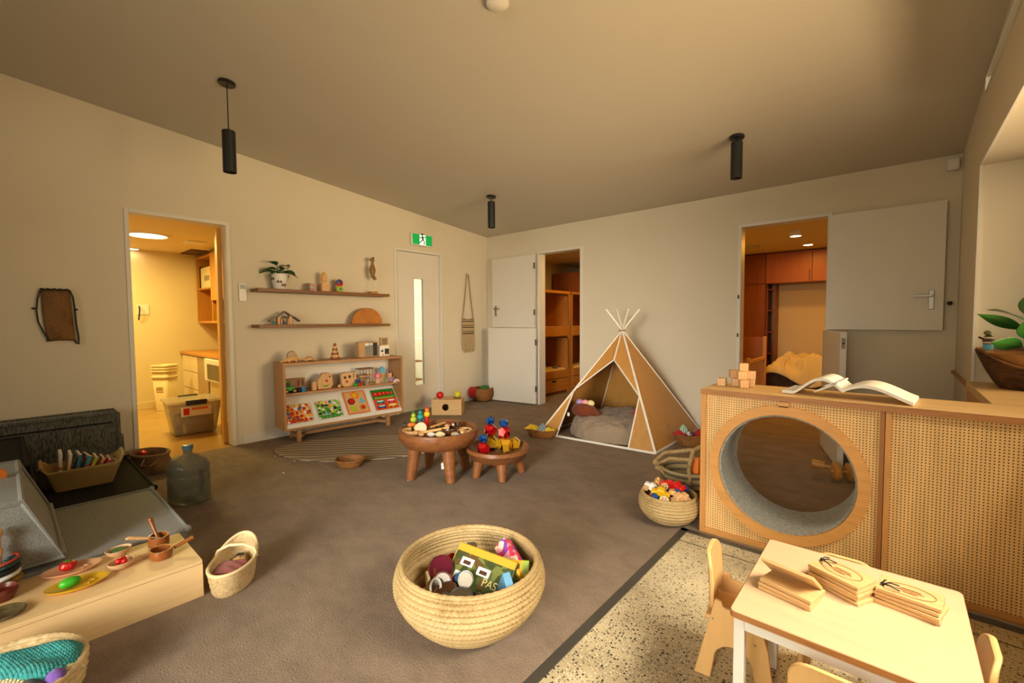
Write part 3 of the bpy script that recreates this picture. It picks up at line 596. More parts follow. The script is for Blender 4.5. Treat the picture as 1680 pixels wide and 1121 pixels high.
# woven bag on the left wall
t = thing('woven_wall_bag', 'flat woven brown flax bag with dark cords on the left wall', 'bag', (.012, -4.54, 1.2))
WB = STRAW('flax_weave', '#7a5524', '#4c3212')
G().grid(14, 20, lambda u, v: (.006+.028*math.sin(PI*u)*math.sin(PI*v)**.4+.0015*math.sin(u*90)*math.sin(v*120), -.088+.148*u+.018*(1-v)*1.0, -.175+.38*v+.008*math.sin(u*PI)*(1 if v < .5 else 0))).obj('body', WB, t, solid=.006)
G().tube([(.02, -.09+.15*i/12, .205+.004*math.sin(i*2.5)) for i in range(13)], .006, 6).obj('top_binding', M_BLK, t)
G().tube([(.015, -.088, .2), (.01, -.105, .13), (.01, -.112, .05), (.01, -.107, -.03), (.01, -.085, -.1), (.015, -.06, -.165), (.015, -.045, -.17)], .0055, 6).obj('cord', M_BLK, t)
G().tube([(.015, .062, .2), (.01, .078, .15), (.01, .084, .07), (.01, .088, -.05), (.01, .098, -.15), (.01, .095, -.2), (.01, .082, -.19), (.015, .075, -.165)], .0055, 6).obj('cord', M_BLK, t)
for y, z in ((-.125, .065), (.09, .06)): G().ball((.01, y, z), (.008, .012, .008), 8).obj('toggle', M_BLK, t)
# macrame hanging
t = thing('macrame_hanging', 'striped macrame wall hanging with fringe, right of the white door', 'wall hanging', (.012, -.42, 1.2))
MC = CLOTH('macrame_cotton', '#b59e78', 300, .15)
G().cyl((.0, -.01, .63), (.03, -.01, .63), .012).obj('peg', M_TRIM, t)
for s in (-.1, .1): G().tube([(.012, s*.15-.01, .628), (.012, s*.55-.01, .3), (.012, s-.01, 0)], .006, 6).obj('hanging_cord', M_ROPE, t)
G().grid(16, 12, lambda u, v: (.014+.004*math.sin(u*50), -.12+.22*u, -.23+.24*v-.03*math.sin(PI*u)*(v > .8))).obj('band', STRIPES('macrame_stripes', ['#b39b75', '#b8a27d', '#3d3128', '#b39b75', '#7a654d', '#b39b75'], 'z', .085), t, solid=.008)
gg = G(); rr = random.Random(5)
for i in range(26):
    y = -.118+.216*i/25; gg.tube([(.014, y, -.23), (.016, y+rr.uniform(-.003, .003), -.36), (.014, y+rr.uniform(-.006, .006), -.47+rr.uniform(-.03, .02))], .0045, 5)
tag(gg.obj('fringe', MC, t), kind='stuff')

# ================================================================ floating shelves and what stands on them
def wshelf(z, label): tag(G().box(0, .2, -3.25, -1.84, z-.03, z).obj('wall_shelf', M_OAKD, bevel=.002), label, 'shelf', 'floating shelves on the left wall')
wshelf(1.475, 'upper brown floating shelf carrying the potted plant'); wshelf(1.133, 'lower brown floating shelf carrying the wooden half disc')
ZU, ZL = 1.476, 1.134
t = thing('potted_plant', 'leafy green plant in a white pot patterned with brown triangles', 'plant', (.1, -3.02, ZU))
G().lathe([(.045, 0), (.058, .02), (.072, .12), (.075, .15), (.069, .15), (.066, .12), (.05, .03)], 26).obj('pot', M_WHITE, t)
gg = G(); rr = random.Random(9)
for k in range(16):
    a = k*2.4; z = .03+.03*(k % 4)+.01; r = .0665+.0155*(z/.15)
    m = T(0, 0, z, a) @ Matrix.Translation((r, 0, 0)) @ Euler((0, PI/2, 0)).to_matrix().to_4x4() @ Matrix.Rotation(rr.uniform(0, 6), 4, 'Z'); gg.prism(ngon(3, .016), .003, m)
gg.obj('pot_pattern', M_BROWN, t, smooth=False)
G().lathe([(.001, .135), (.066, .13)], 20, cap=False).obj('soil', P('soil', '#2a1c10', .95), t)
LEAF = P('dark_green_leaf', '#2c5c24', .4, var=.35, ns=20); LEAF2 = P('rubber_leaf', '#2f6124', .3, var=.3, ns=8, coat=.3)
def leafmesh(L, W, droop, curl=.25, nx=10, ny=6):
    def fn(u, v):
        w_ = W*math.sin(PI*min(1, u*1.02)**.8)*(1 if u < .99 else 0); s = (v-.5)
        return (L*u*math.cos(droop*u*.6), s*w_, -L*u*u*math.sin(droop)*.5+abs(s)*w_*curl)
    return G().grid(nx, ny, fn)
for a, tl, L, dr in ((-1.7, .45, .13, 1.3), (-2.2, .25, .17, .9), (-.9, .15, .12, 1.2), (1.6, .25, .14, .8), (1.2, -.1, .16, 1.0), (0.2, .5, .12, 1.1), (2.6, .5, .1, 1.0), (2.0, .8, .12, 1.2), (-1.2, .9, .12, 1.0)):
    st = Vector((.03*math.cos(a), .03*math.sin(a), .15+.09*max(.2, tl)))
    l_ = leafmesh(L*.95, L*.85, dr*.7).obj('leaf', LEAF, t, solid=.002); l_.matrix_local = Matrix.Translation(st) @ Euler((0, -tl*.6, a)).to_matrix().to_4x4()
    G().tube([(0, 0, .13), tuple(st*.8+Vector((0, 0, .03))), tuple(st)], .003, 5).obj('stem', LEAF, t)
tag(G().cb((0, 0, .038), (.066, .072, .076)).obj('patterned_block', STRIPES('zigzag_print', ['#20202a', '#e8e2d0', '#a8302a', '#a8302a', '#e8e2d0', '#20202a', '#e8e2d0'], 'z', .038, wav=.003), loc=(.12, -2.715, ZU), bevel=.003), 'small block with red, black and white wavy bands on the upper shelf', 'block')
t = thing('stone_on_block', 'smooth brown egg shape standing on a pale block on the upper shelf', 'ornament', (.12, -2.584, ZU))
G().cb((0, 0, .045), (.075, .08, .09)).obj('block', M_LWOOD, t, bevel=.003); G().lathe([(.02, 0), (.031, .03), (.032, .06), (.026, .095), (.012, .11), (.001, .113)], 20, T(0, 0, .09), cap=False).obj('egg', M_BEECH, t)
t = thing('stacking_loops', 'small tower of a red-blue loop over a green-yellow loop on the upper shelf', 'toy', (.12, -2.412, ZU))
m = lambda z: T(0, 0, z) @ Matrix.Rotation(PI/2, 4, 'Y')
G().torus(.022, .018, m(.034), 20).obj('lower_ring', M_LIME, t); G().torus(.023, .018, m(.098), 20).obj('upper_ring', M_RED, t)
G().torus(.012, .017, m(.034), 20, arc=PI).ball((0, 0, .034), .02).obj('lower_core', M_TEAL, t); G().torus(.023, .0188, T(0, 0, .098) @ Matrix.Rotation(PI/2, 4, 'Y') @ Matrix.Rotation(2.2, 4, 'Z'), 14, arc=PI*.9).ball((0, 0, .098), .018).obj('upper_core', M_BLUE, t)
t = thing('bird_figurine', 'carved wooden bird figure on a thin rod and block, right end of the upper shelf', 'figurine', (.12, -2.01, ZU))
CARV = WOOD('carved_wood', '#8a6434', 'z', .35, 5)
G().cb((0, 0, .013), (.07, .085, .026)).obj('base', M_TAN, t, bevel=.003); G().cyl((0, 0, .026), (0, 0, .19), .003, seg=8).obj('rod', M_STEEL, t)
G().lathe([(.008, .18), (.022, .19), (.03, .23), (.034, .27), (.024, .31), (.014, .34), (.016, .355)], 16, None, lambda a, j: 1+.12*math.cos(2*a+j)).ball((0, 0, .385), (.02, .026, .028)).cyl((0, -.02, .39), (0, -.05, .38), .008, .002, 8).ball((0, .015, .41), .012).obj('body', CARV, t)
G().cyl((0, .01, .2), (0, .035, .165), .016, .02).obj('tail', CARV, t)
# lower shelf
t = thing('block_barn', 'little wooden gabled house with dark roof slats on the lower shelf', 'toy house', (.11, -2.99, ZL))
for y in (-.06, .05): G().cb((0, y, .042), (.05, .022, .084)).obj('wall_block', M_LWOOD, t, bevel=.002)
for y in (-.035, .03): G().cb((.004, y, .028), (.04, .012, .056)).obj('door_post', M_LWOOD, t, bevel=.002)
for s in (-1, 1):
    for (y, z, L) in ((.04, .098, .1), (.115, .052, .07)):
        G().cb((0, 0, 0), (.055, L, .014), T(0, s*y, z, 0, -s*.62)).obj('roof_slat', M_DWOOD, t, bevel=.002)
G().cb((0, 0, 0), (.03, .05, .008), T(.005, -.018, .07, 0, .62)).cb((0, 0, 0), (.03, .05, .008), T(.005, .018, .07, 0, -.62)).obj('inner_roof', M_DWOOD, t)
for i, (y, c, lb) in enumerate(((-.1, M_TEAL, 'teal peg person at the left side of the little wooden house'), (-.005, M_BLUE, 'blue-green peg person inside the little wooden house'))):
    t = thing('peg_doll', lb, 'peg doll', (.12, -2.99+y, ZL)); G().lathe([(.011, 0), (.012, .02), (.007, .034)], 12).obj('body', c, t); G().ball((0, 0, .04), .009, 10).obj('head', M_LWOOD, t)
tag(G().prism([(.19*math.cos(PI*i/28), .19*.93*math.sin(PI*i/28)) for i in range(29)], .04, Matrix.Translation((-.02, 0, 0)) @ YZ).obj('half_disc', STRAW('golden_disc_wood', '#b9772f', '#8f5520'), loc=(.12, -2.095, ZL), bevel=.004), 'big golden wooden half disc, a closed nest of arches, on the lower shelf', 'toy')
disc = bpy.data.objects['half_disc']
for k in range(1, 6):
    r = .19*k/6; G().tube([(.0203, r*math.cos(PI*i/20), .93*r*math.sin(PI*i/20)) for i in range(21)], .0009, 4).obj('arch_line', M_BROWN, disc)

# ================================================================ display shelf unit
UR = math.atan2(.12, 1.25)    # turned slightly off the wall
U = thing('display_shelf', 'low oak display shelf on trestle legs with a white sloping book tray', 'shelf unit', (.355, -3.115, 0), -UR)
L, D, Z0, Z1 = 1.25, .30, .125, .765   # local y along the unit, local -x to the wall
for y0_ in (0, L-.022): G().box(-D, 0, y0_, y0_+.022, Z0+.0005, Z1-.0205).obj('side_panel', WOOD('oak_upright', '#ab7c4e', 'z', .2), U, bevel=.0015)
G().box(-D, 0, .0, L, Z1-.02, Z1+.004).obj('top_board', M_OAK, U, bevel=.0015)
G().box(-D, 0, .022, L-.022, Z0, Z0+.022).obj('bottom_board', M_OAK, U, bevel=.0015)
G().box(-D, -.002-.06, .022, L-.022, .452, .472).obj('middle_shelf', M_OAK, U, bevel=.0015)
G().box(-D, -D+.008, .022, L-.022, Z0+.022, Z1-.02).obj('back_panel', M_WHITE, U)
G().add([(-.012, .023, .17), (-.012, L-.023, .17), (-.235, L-.023, .45), (-.235, .023, .45)], [(0, 1, 2, 3)]).obj('sloping_tray', M_WHITE, U, solid=.008, smooth=False)
G().box(-.014, -.002, .023, L-.023, .147, .182).obj('tray_lip', M_WHITE, U, bevel=.001)
for y in (.14, L-.17):
    for x in (-.05, -.25): G().box(x-.018, x+.018, y-.018, y+.018, 0, Z0).obj('leg', M_OAK, U, bevel=.002)
    G().box(-.232, -.068, y-.014, y+.014, .035, .065).obj('cross_rail', M_OAK, U)
G().box(-.16, -.14, .16, L-.19, .035, .065).obj('stretcher', M_OAK, U)
G().cb((0, 0, 0), (.018, .14, .026), T(-.105, .2, .05, 1.0)).cb((0, 0, 0), (.018, .14, .026), T(-.105, L-.23, .05, -1.0)).obj('stretcher_fork', M_OAK, U)
UM = Matrix.Translation((.355, -3.115, 0)) @ Matrix.Rotation(-UR, 4, 'Z')
def onu(x, y, z): return tuple(UM @ Vector((x, y, z)))
# puzzles on the slope: local frame of the tray (a across = +y, b up the slope)
SL = math.atan2(.28, .223); slo = math.hypot(.28, .223)
def puzzle(y, w_, h, mat, label, name='puzzle', b0=.012):
    t = thing(name, label, 'puzzle', group='wooden puzzles on the sloping tray')
    m = UM @ Matrix.Translation((-.012+.006, y, .178)) @ Matrix(((0, -math.cos(SL), math.sin(SL), 0), (1, 0, 0, 0), (0, math.sin(SL), math.cos(SL), 0), (0, 0, 0, 1)))
    t.matrix_world = m @ Matrix.Translation((0, b0, .006)) 
    G().box(0, w_, 0, h, 0, .008).obj('board', mat, t, bevel=.001)
    return t
def pz(t, poly, mat, name='piece', z=.008, h=.005): return G().prism(poly, h, T(0, 0, z)).obj(name, mat, t, smooth=False)
rr = random.Random(11)
def scene_puzzle(y, w_, h, base, cols, label, seed):
    t = puzzle(y, w_, h, base, label); rr = random.Random(seed); cs = [C('puz_'+c.strip('#'), c, .4) for c in cols]
    nx, ny = 6, 5
    for i in range(nx):
        for j in range(ny):
            cx = (i+.5)*w_/nx+rr.uniform(-.006, .006); cy = (j+.5)*h/ny+rr.uniform(-.005, .005); r = rr.uniform(.012, .024); n = rr.choice((5, 6, 7, 9))
            cx = min(max(cx, .018), w_-.018); cy = min(max(cy, .018), h-.018); r = min(r, .021)
            pz(t, [(cx+r*(.65+.35*rr.random())*math.cos(2*PI*k/n), cy+r*(.6+.4*rr.random())*math.sin(2*PI*k/n)) for k in range(n)], cs[rr.randrange(len(cs)) if j else 0], h=.003+.0005*rr.random())
    return t
scene_puzzle(.03, .235, .2, SPOTS('vehicle_print', ['#c7402a', '#d98a2a', '#e0b84a', '#d8d2c0', '#7d5a36'], 26), ['#b5221c', '#e3b021', '#d9701f', '#2a6cb0', '#7d3a22', '#e6dfcc', '#d2452a'], 'busy orange and red vehicle puzzle, leftmost on the sloping tray', 2)
scene_puzzle(.325, .235, .2, SPOTS('jungle_print', ['#4f9a3a', '#86b83c', '#2f6e34', '#d8dcd0', '#8ba9b8'], 26), ['#3f8f2e', '#ef9a2c', '#58331c', '#222222', '#9cc03c', '#e8c33b', '#e6dfcc'], 'green jungle animal puzzle, second from the left on the sloping tray', 5)
t = puzzle(.62, .235, .27, M_ORG, 'orange framed shape puzzle with a star, triangle and discs on the sloping tray'); t['group'] = 'wooden puzzles on the sloping tray'
pz(t, [(.012, .012), (.223, .012), (.223, .258), (.012, .258)], M_LWOOD, 'inset', h=.002)
for poly, c in ((star(5, .05, .034, .12, .215), M_ORG), (ngon(20, .038, 0, .065, .145), M_BROWN), (ngon(3, .042, PI/2, .18, .14), M_LBLUE), (ngon(4, .045, .6, .07, .06), M_LIME), (ngon(20, .034, 0, .17, .06), M_TAN)):
    pz(t, poly, c, z=.01)
pz(t, ngon(18, .027, 0, .065, .145), M_RED, z=.015, h=.004); pz(t, ngon(5, .022, 0, .17, .06), M_RED, z=.015, h=.004); pz(t, star(5, .036, .022, .12, .215), M_YEL, z=.015, h=.003)
t = puzzle(.93, .27, .13, C('red_orange_board', '#d8481f', .4), 'red vehicle strip puzzle, lower one at the right end of the sloping tray')
for i, (x, y, c) in enumerate(((.07, .095, M_TEAL), (.2, .095, M_PINK), (.07, .035, M_BLUE), (.2, .035, M_YEL))):
    pz(t, rrect(.1, .036, .008, 3, x, y), c); pz(t, rrect(.07, .014, .003, 2, x, y+.006), M_WHITE, 'window_strip', z=.013, h=.001)
    for s in (-1, 1): pz(t, ngon(12, .009, 0, x+s*.03, y-.018), M_BLK, 'wheel', z=.013, h=.001)
t = puzzle(.93, .27, .12, C('grass_green_board', '#2b7a2c', .4), 'green apple counting puzzle with five red apples, top right of the sloping tray', b0=.145)
for i in range(5):
    r = .03-.0028*i; x = .038+.052*i-.001*i*i; pz(t, ngon(20, r, 0, x, .06), M_RED, 'apple'); pz(t, ngon(12, r*.45, 0, x+.004, .063), C('apple_shine', '#e2705c'), 'apple_spot', z=.013, h=.001)
pz(t, [(.02, .005), (.25, .005), (.25, .018), (.02, .018)], M_LIME, 'grass', h=.001)
# middle shelf toys (z .472)
ZM = .473
t = thing('toy_tractor', 'chunky green toy tractor at the left end of the middle shelf', 'toy vehicle', onu(-.1, .075, ZM), -UR)
G().box(-.03, .03, -.04, .045, .02, .065).box(-.028, .028, -.04, .012, .065, .115).obj('body', C('toy_green', '#2f9a22', .35), t, bevel=.008, seg=3)
G().box(.0285, .031, -.032, .004, .072, .105).obj('window', M_BLK, t, bevel=.003)
for y in (-.03, .042):
    for s in (-1, 1): w_ = G().cyl((s*.024, y, .022), (s*.04, y, .022), .022, seg=20).obj('wheel', M_BLK, t); G().cyl((s*.0402, y, .022), (s*.043, y, .022), .009).obj('hub', M_YEL, w_)
t = thing('toy_bus_block', 'brown wooden block with two dark cut-outs behind the green tractor', 'toy', onu(-.2, .155, ZM), -UR)
G().box(-.02, .02, -.1, .1, 0, .125).obj('body', WOOD('brown_toy', '#9a6436', 'y', .25, 3), t, bevel=.006)
for y in (.035, .075): G().box(.0205, .0215, y-.01, y+.01, .05, .11).obj('cut_out', M_BROWN, t, bevel=.002)
t = thing('toy_cup', 'small blue toy cup beside the green tractor', 'toy', onu(-.085, .205, ZM), -UR)
G().lathe([(.02, 0), (.026, .045), (.023, .045), (.018, .005)], 18).obj('cup', C('cup_blue', '#2c84bb', .35), t); G().ball((-.0, -.035, .022), .022).obj('ball', M_BLK, t)
def face_block(loc, rz, poly, label, feats, side):
    t = thing('puzzle_block', label, 'toy', loc, rz); m = Matrix.Translation((-.03, 0, 0)) @ YZ
    G().prism(poly, .055, m).obj('body', M_LWOOD, t, bevel=.006)
    for nm, p_, c in feats: G().prism(p_, .003, Matrix.Translation((.0252, 0, 0)) @ YZ).obj(nm, c, t, smooth=False)
    if side: G().box(-.02, .02, side-.028, side+.012, 0, .085).obj('side_block', M_LWOOD, t, bevel=.006)
smile = [(-.045+.09*i/10, .05-.024*math.sin(PI*i/10)) for i in range(11)]+[(.045-.09*i/10, .05-.012*math.sin(PI*i/10)) for i in range(11)]
face_block(onu(-.12, .42, ZM), -UR+.15, [(-.075, .005), (.055, .0), (.085, .04), (.08, .12), (.045, .165), (-.02, .165), (-.085, .085)], 'leaf shaped wooden sorter with a smiling mouth on the middle shelf', [('mouth', smile, M_GRN), ('nose', ngon(12, .012, 0, .012, .085), M_RED), ('eye', ngon(10, .008, 0, .045, .125), M_BROWN)], -.10)
face_block(onu(-.12, .665, ZM), -UR, [(-.07, .015), (-.05, 0), (.085, 0), (.085, .15), (-.06, .15), (-.075, .13)], 'square wooden shape sorter with a red star hole on the middle shelf', [('eye', ngon(5, .017, 0, -.04, .1), M_BROWN), ('eye', ngon(8, .016, 0, .01, .105), M_BROWN), ('star', star(5, .02, .009, -.02, .055), M_RED), ('slot', [(.05, .09), (.056, .09), (.056, .14), (.05, .14)], M_BROWN)], 0)
tag(G().ball((0, 0, .018), (.018, .022, .018)).obj('wooden_bead', M_LWOOD, loc=onu(-.08, .56, ZM)), 'small natural wooden bead left of the square shape sorter', 'bead')
for (y, z, c, nm) in ((.725, 0, M_GRN, 'green cube in front of the square shape sorter'), (.765, 0, M_RED, 'red cube in front of the square shape sorter'), (.745, .0365, M_BLUE, 'blue cube on top of the green and red cubes')):
    tag(G().cb((0, 0, .018), (.034, .036, .036)).obj('toy_cube', c, loc=onu(-.06, y, ZM+z), rz=.3, bevel=.004), nm, 'block', 'coloured cubes by the shape sorter')
t = thing('bead_roller', 'round wooden rattle drum with dowel bars in the middle of the shelf', 'toy', onu(-.16, .875, ZM), -UR)
for z in (.0, .085, .165): G().box(-.05, .05, -.085, .085, z, z+.012).obj('plate', M_LWOOD if z < .1 else M_OAKD, t, bevel=.004)
for i in range(5): G().cyl((.035, -.07+.035*i, .012), (.035, -.07+.035*i, .165), .004, seg=8).obj('wire', M_STEEL, t)
for i in range(4): G().ball((.035, -.05+.035*i, .05+.06*(i % 2)), .016, 12).obj('bead', (M_BEECH, M_OLIVE, M_BEECH, M_LWOOD)[i], t)
t = thing('jar_of_beads', 'small clear jar of brown beads before the wooden rattle', 'jar', onu(-.06, .855, ZM)); G().lathe([(.02, 0), (.024, .05), (.014, .06)], 16).obj('jar', CLEAR, t)
tag(G().ball((0, 0, .012), .012).ball((.012, .006, .03), .011).ball((-.008, -.008, .032), .01).obj('beads', M_OLIVE, t), kind='stuff')
def arch(name, loc, label, cs, w_=.06, h=.05, rz=-UR):
    t = thing(name, label, 'toy', loc, rz)
    for k, c in enumerate(cs):
        r = w_/2*(1-k*.22); G().prism([(r*math.cos(PI*i/14), r*h/w_*2*math.sin(PI*i/14)) for i in range(15)], .02+.002*k, Matrix.Translation((-.01, 0, 0)) @ YZ).obj('arch', c, t, smooth=False)
PST = [C('pastel_pink', '#e79aa6', .6), C('pastel_mint', '#9cc7a8', .6), C('pastel_lilac', '#a58bc0', .6), C('pastel_sand', '#e0c79a', .6), M_WHITE]
def tower(loc, label, hh, topk):
    t = thing('stacking_tower', label, 'toy', loc, -UR); G().cb((0, 0, hh/2), (.03, .045, hh)).obj('block', M_LWOOD, t, bevel=.003)
    if topk == 'dome':
        G().prism([(.03, 0)]+[(.03*math.cos(PI*i/14), .035+.035*math.sin(PI*i/14)) for i in range(15)]+[(-.03, 0)], .024, Matrix.Translation((-.012, 0, hh)) @ YZ).obj('dome', M_LBLUE, t)
    elif topk == 'pink':
        G().prism(ngon(7, .033, PI/2, 0, .03), .024, Matrix.Translation((-.012, 0, hh)) @ YZ).obj('shell', M_PINK, t)
        for k in (1, 2): G().torus(.009*k, .0018, T(.013, 0, hh+.028) @ Matrix.Rotation(PI/2, 4, 'Y'), 14, 5).obj('ring_line', M_WHITE, t)
    else: G().tube([(0, -.02, hh), (0, 0, hh+.06), (0, .02, hh)], .004, 6).obj('wire_arch', PST[2], t)
tower(onu(-.10, .99, ZM), 'pink shell shape on a pale block on the middle shelf', .055, 'pink')
tower(onu(-.17, 1.085, ZM), 'tall pale block with a light blue dome on the middle shelf', .105, 'dome')
tower(onu(-.17, 1.175, ZM), 'tall pale block with a thin lilac arch on the middle shelf', .095, 'wire')
def tri(loc, label, c1, c2):
    t = thing('pastel_triangle', label, 'toy', loc, -UR); G().tube([(0, -.025, .004), (0, 0, .06), (0, .025, .004)], .005, 6, True).obj('frame', c1, t); G().tube([(0, -.012, .004), (0, 0, .03), (0, .012, .004)], .004, 6, True).obj('inner', c2, t)
tri(onu(-.085, 1.03, ZM), 'white and pink triangle, left of the pastel pieces', PST[4], PST[0]); tri(onu(-.08, 1.09, ZM), 'mint green triangle in front of the blue domed block', PST[1], PST[3])
t = thing('pastel_disc', 'lilac round flower piece among the pastel pieces', 'toy', onu(-.085, 1.15, ZM), -UR); m = T(0, 0, .03) @ Matrix.Rotation(PI/2, 4, 'Y'); G().torus(.023, .006, m, 20, 6).obj('ring', PST[2], t)
for i in range(5): a = 2*PI*i/5; G().cyl((0, 0, .03), (0, .022*math.cos(a), .03+.022*math.sin(a)), .003, seg=6).obj('spoke', PST[0], t)
tri(onu(-.1, 1.185, ZM), 'mint and lilac triangle right of the lilac round piece', PST[1], PST[2])
arch('pastel_rainbow', onu(-.05, 1.195, ZM), 'small white rainbow arch at the right end of the middle shelf', [PST[4], PST[0], PST[4], M_BROWN], .075, .036)
# on top (z .769)
ZT = .770
t = thing('wooden_dinosaur', 'wooden snail-backed animal with long neck at the left end of the oak shelf top', 'toy animal', onu(-.13, .12, ZT), -UR+.1)
G().lathe([(.0, -.018), (.045, -.016), (.05, 0), (.045, .016), (.0, .018)], 24, T(0, .0, .058) @ Matrix.Rotation(PI/2, 4, 'Y')).obj('shell', P('grey_shell', '#b39a78', .5), t)
G().tube([(0, -.11, .008), (0, -.06, .018), (0, -.01, .03), (0, .04, .03), (0, .085, .01)], [.007, .016, .028, .022, .006], 10).obj('body', M_BEECH, t)
for y in (-.035, .03):
    for s in (-1, 1): G().cyl((s*.012, y, .025), (s*.022, y+.006, 0), .011, .009, 10).obj('leg', M_BEECH, t)
t = thing('wooden_turtle', 'low wooden turtle beside the snail-backed animal', 'toy animal', onu(-.12, .28, ZT), -UR)
G().lathe([(.04, .012), (.038, .028), (.022, .042), (.001, .046)], 18, None, lambda a, j: 1+.15*abs(math.cos(a)), cap=False).obj('shell', M_LWOOD, t)
for k, (y, x) in enumerate(((.04, .03), (-.04, .03), (.04, -.03), (-.04, -.03))): G().ball((x, y, .01), (.014, .018, .01), 10).obj('flipper', M_BEECH, t)
G().ball((0, -.055, .02), (.012, .018, .012), 10).obj('head', M_BEECH, t); G().cyl((.0, .05, .01), (0, .09, .008), .008, .002, 8).obj('tail', M_BEECH, t)
t = thing('stacking_cone', 'small brown ring stacking cone in the middle of the oak shelf top', 'toy', onu(-.14, .545, ZT))
zz = 0
for r, c in ((.05, M_OLIVE), (.043, M_BEECH), (.037, M_OLIVE), (.032, M_BEECH), (.026, M_OLIVE), (.021, M_BEECH)): G().lathe([(r*.93, zz), (r, zz+.01), (r*.93, zz+.022)], 24).obj('ring', c, t); zz += .0225
G().cyl((0, 0, 0), (0, 0, zz+.005), .008).ball((0, 0, zz+.014), .017).obj('peg', M_OLIVE, t)
t = thing('picture_box', 'oak framed box with black and white patterned panels on the shelf top', 'box', onu(-.15, .905, ZT), -UR)
G().box(-.04, .04, -.115, .105, 0, .165).obj('body', WOOD('pale_oak', '#b8905e', 'z', .2), t, bevel=.004)
G().box(.0405, .042, -.045, .045, .012, .155).obj('panel', STRIPES('bw_print', ['#101010', '#101010', '#d8d4c8'], 'z', .016, wav=.01), t)
G().box(.0405, .042, .047, .095, .012, .155).obj('panel', M_BLK, t); G().box(.042, .043, -.045, .0, .125, .152).box(.042, .043, .01, .04, .13, .15).obj('highlight_print', M_PAPER, t)
t = thing('animal_block', 'pale block with dark print and a mirror tile above, right end of shelf top', 'block', onu(-.12, 1.08, ZT), -UR)
G().box(-.03, .03, -.055, .055, 0, .12).obj('body', M_PAPER, t, bevel=.003); G().box(-.032, .024, -.035, .05, .121, .21).obj('upper_block', M_LWOOD, t, bevel=.003)
G().box(.0245, .0255, -.028, .035, .13, .2).obj('mirror', P('mirror_tile', '#e8e0c8', .1, .9), t); G().box(.0305, .0315, .0, .05, .02, .085).prism(star(4, .02, .01, -.03, .06), .001, Matrix.Translation((.0305, 0, 0)) @ YZ).obj('print', M_BLK, t)
for y in (-.025, .02): G().cyl((.03, y, .018), (.036, y, .018), .013).obj('wheel', M_LWOOD, t)
# rug
def rug():
    n = 40
    def fn(u, v):
        a = 2*PI*u; r = v**.8; x = r*math.cos(a); y = r*math.sin(a)
        return (x*.78*(1+.04*math.sin(3*a)), y*.42*(1+.03*math.cos(4*a)), .004+.003*math.sin(a*5+v*9)*v)
    g = G().grid(72, 14, fn); return g
tag(rug().obj('rug', STRIPES('rug_stripes', ['#8b7d68', '#a3947c', '#64584a', '#b0a086', '#7e715d'], 'y', .15, .95, .012), loc=(.985, -2.675, .001), rz=math.radians(47), solid=.006, recalc=False), 'thin grey-brown striped oval rug in front of the oak display shelf', 'rug')

# ================================================================ baskets
def coiled(name, label, loc, prof, coils, mat, cat='basket', seg=120, stitch=60, wall=.012, amp=.004):
    """coiled straw basket: outer and inner wall ripple with each coil, stitches run across"""
    def at(s):
        s *= len(prof)-1; i = min(int(s), len(prof)-2); f = s-i
        p0, p1, p2, p3 = (prof[max(0, i-1)], prof[i], prof[i+1], prof[min(len(prof)-1, i+2)])
        return tuple(.5*((2*p1[k])+(-p0[k]+p2[k])*f+(2*p0[k]-5*p1[k]+4*p2[k]-p3[k])*f*f+(-p0[k]+3*p1[k]-3*p2[k]+p3[k])*f**3) for k in (0, 1))
    n = coils*5; out = []; inn = []
    for i in range(n+1):
        s = i/n; r, z = at(s); b = amp*abs(math.sin(PI*coils*s)); r2, z2 = at(min(1, s+.01)); r1, z1 = at(max(0, s-.01)); d = Vector((r2-r1, z2-z1)).normalized(); nx, nz = d.y, -d.x
        out.append((r+nx*b, z+nz*b)); inn.append((max(.001, r-nx*(wall+b*.6)), z-nz*(wall+b*.6)))
    inn = [(r, max(z, .012)) for r, z in inn]
    pr = [(.001, out[0][1])]+out+[(out[-1][0]-wall*.5, out[-1][1]+wall*.35)]+inn[::-1]+[(.001, inn[0][1])]
    t = thing(name, label, cat, loc)
    def fn(a, j): return 1+.009*math.sin(a*stitch+(j//5)*2.1) if 0 < j < len(pr)-1 else 1
    G().lathe(pr, seg, None, fn, cap=False).obj('body', mat, t, angle=75)
    R, Z = prof[-1]; G().tube([((R-.004)*math.cos(2*PI*i/160), (R-.004)*math.sin(2*PI*i/160), Z+.003) for i in range(160)], [.0095+.0012*math.sin(i*2.2) for i in range(160)], 8, True).obj('rim', mat, t)
    return t
BC = (3.462, -3.685)
coiled('coiled_basket', 'large round coiled straw basket of tins and boxes in the middle of the carpet', (*BC, 0), [(.08, .004), (.130, .010), (.190, .048), (.247, .112), (.275, .17), (.272, .215), (.258, .25)], 14, M_STRAW, seg=320, stitch=106, amp=.009)
SB = (3.702, -2.335)
coiled('coiled_basket', 'small round coiled straw basket of painted wooden vehicles beside the perforated cabinet', (*SB, 0), [(.07, .004), (.115, .02), (.152, .06), (.163, .095), (.16, .13), (.15, .152)], 10, M_STRAW, seg=200, stitch=72, amp=.006, wall=.01)
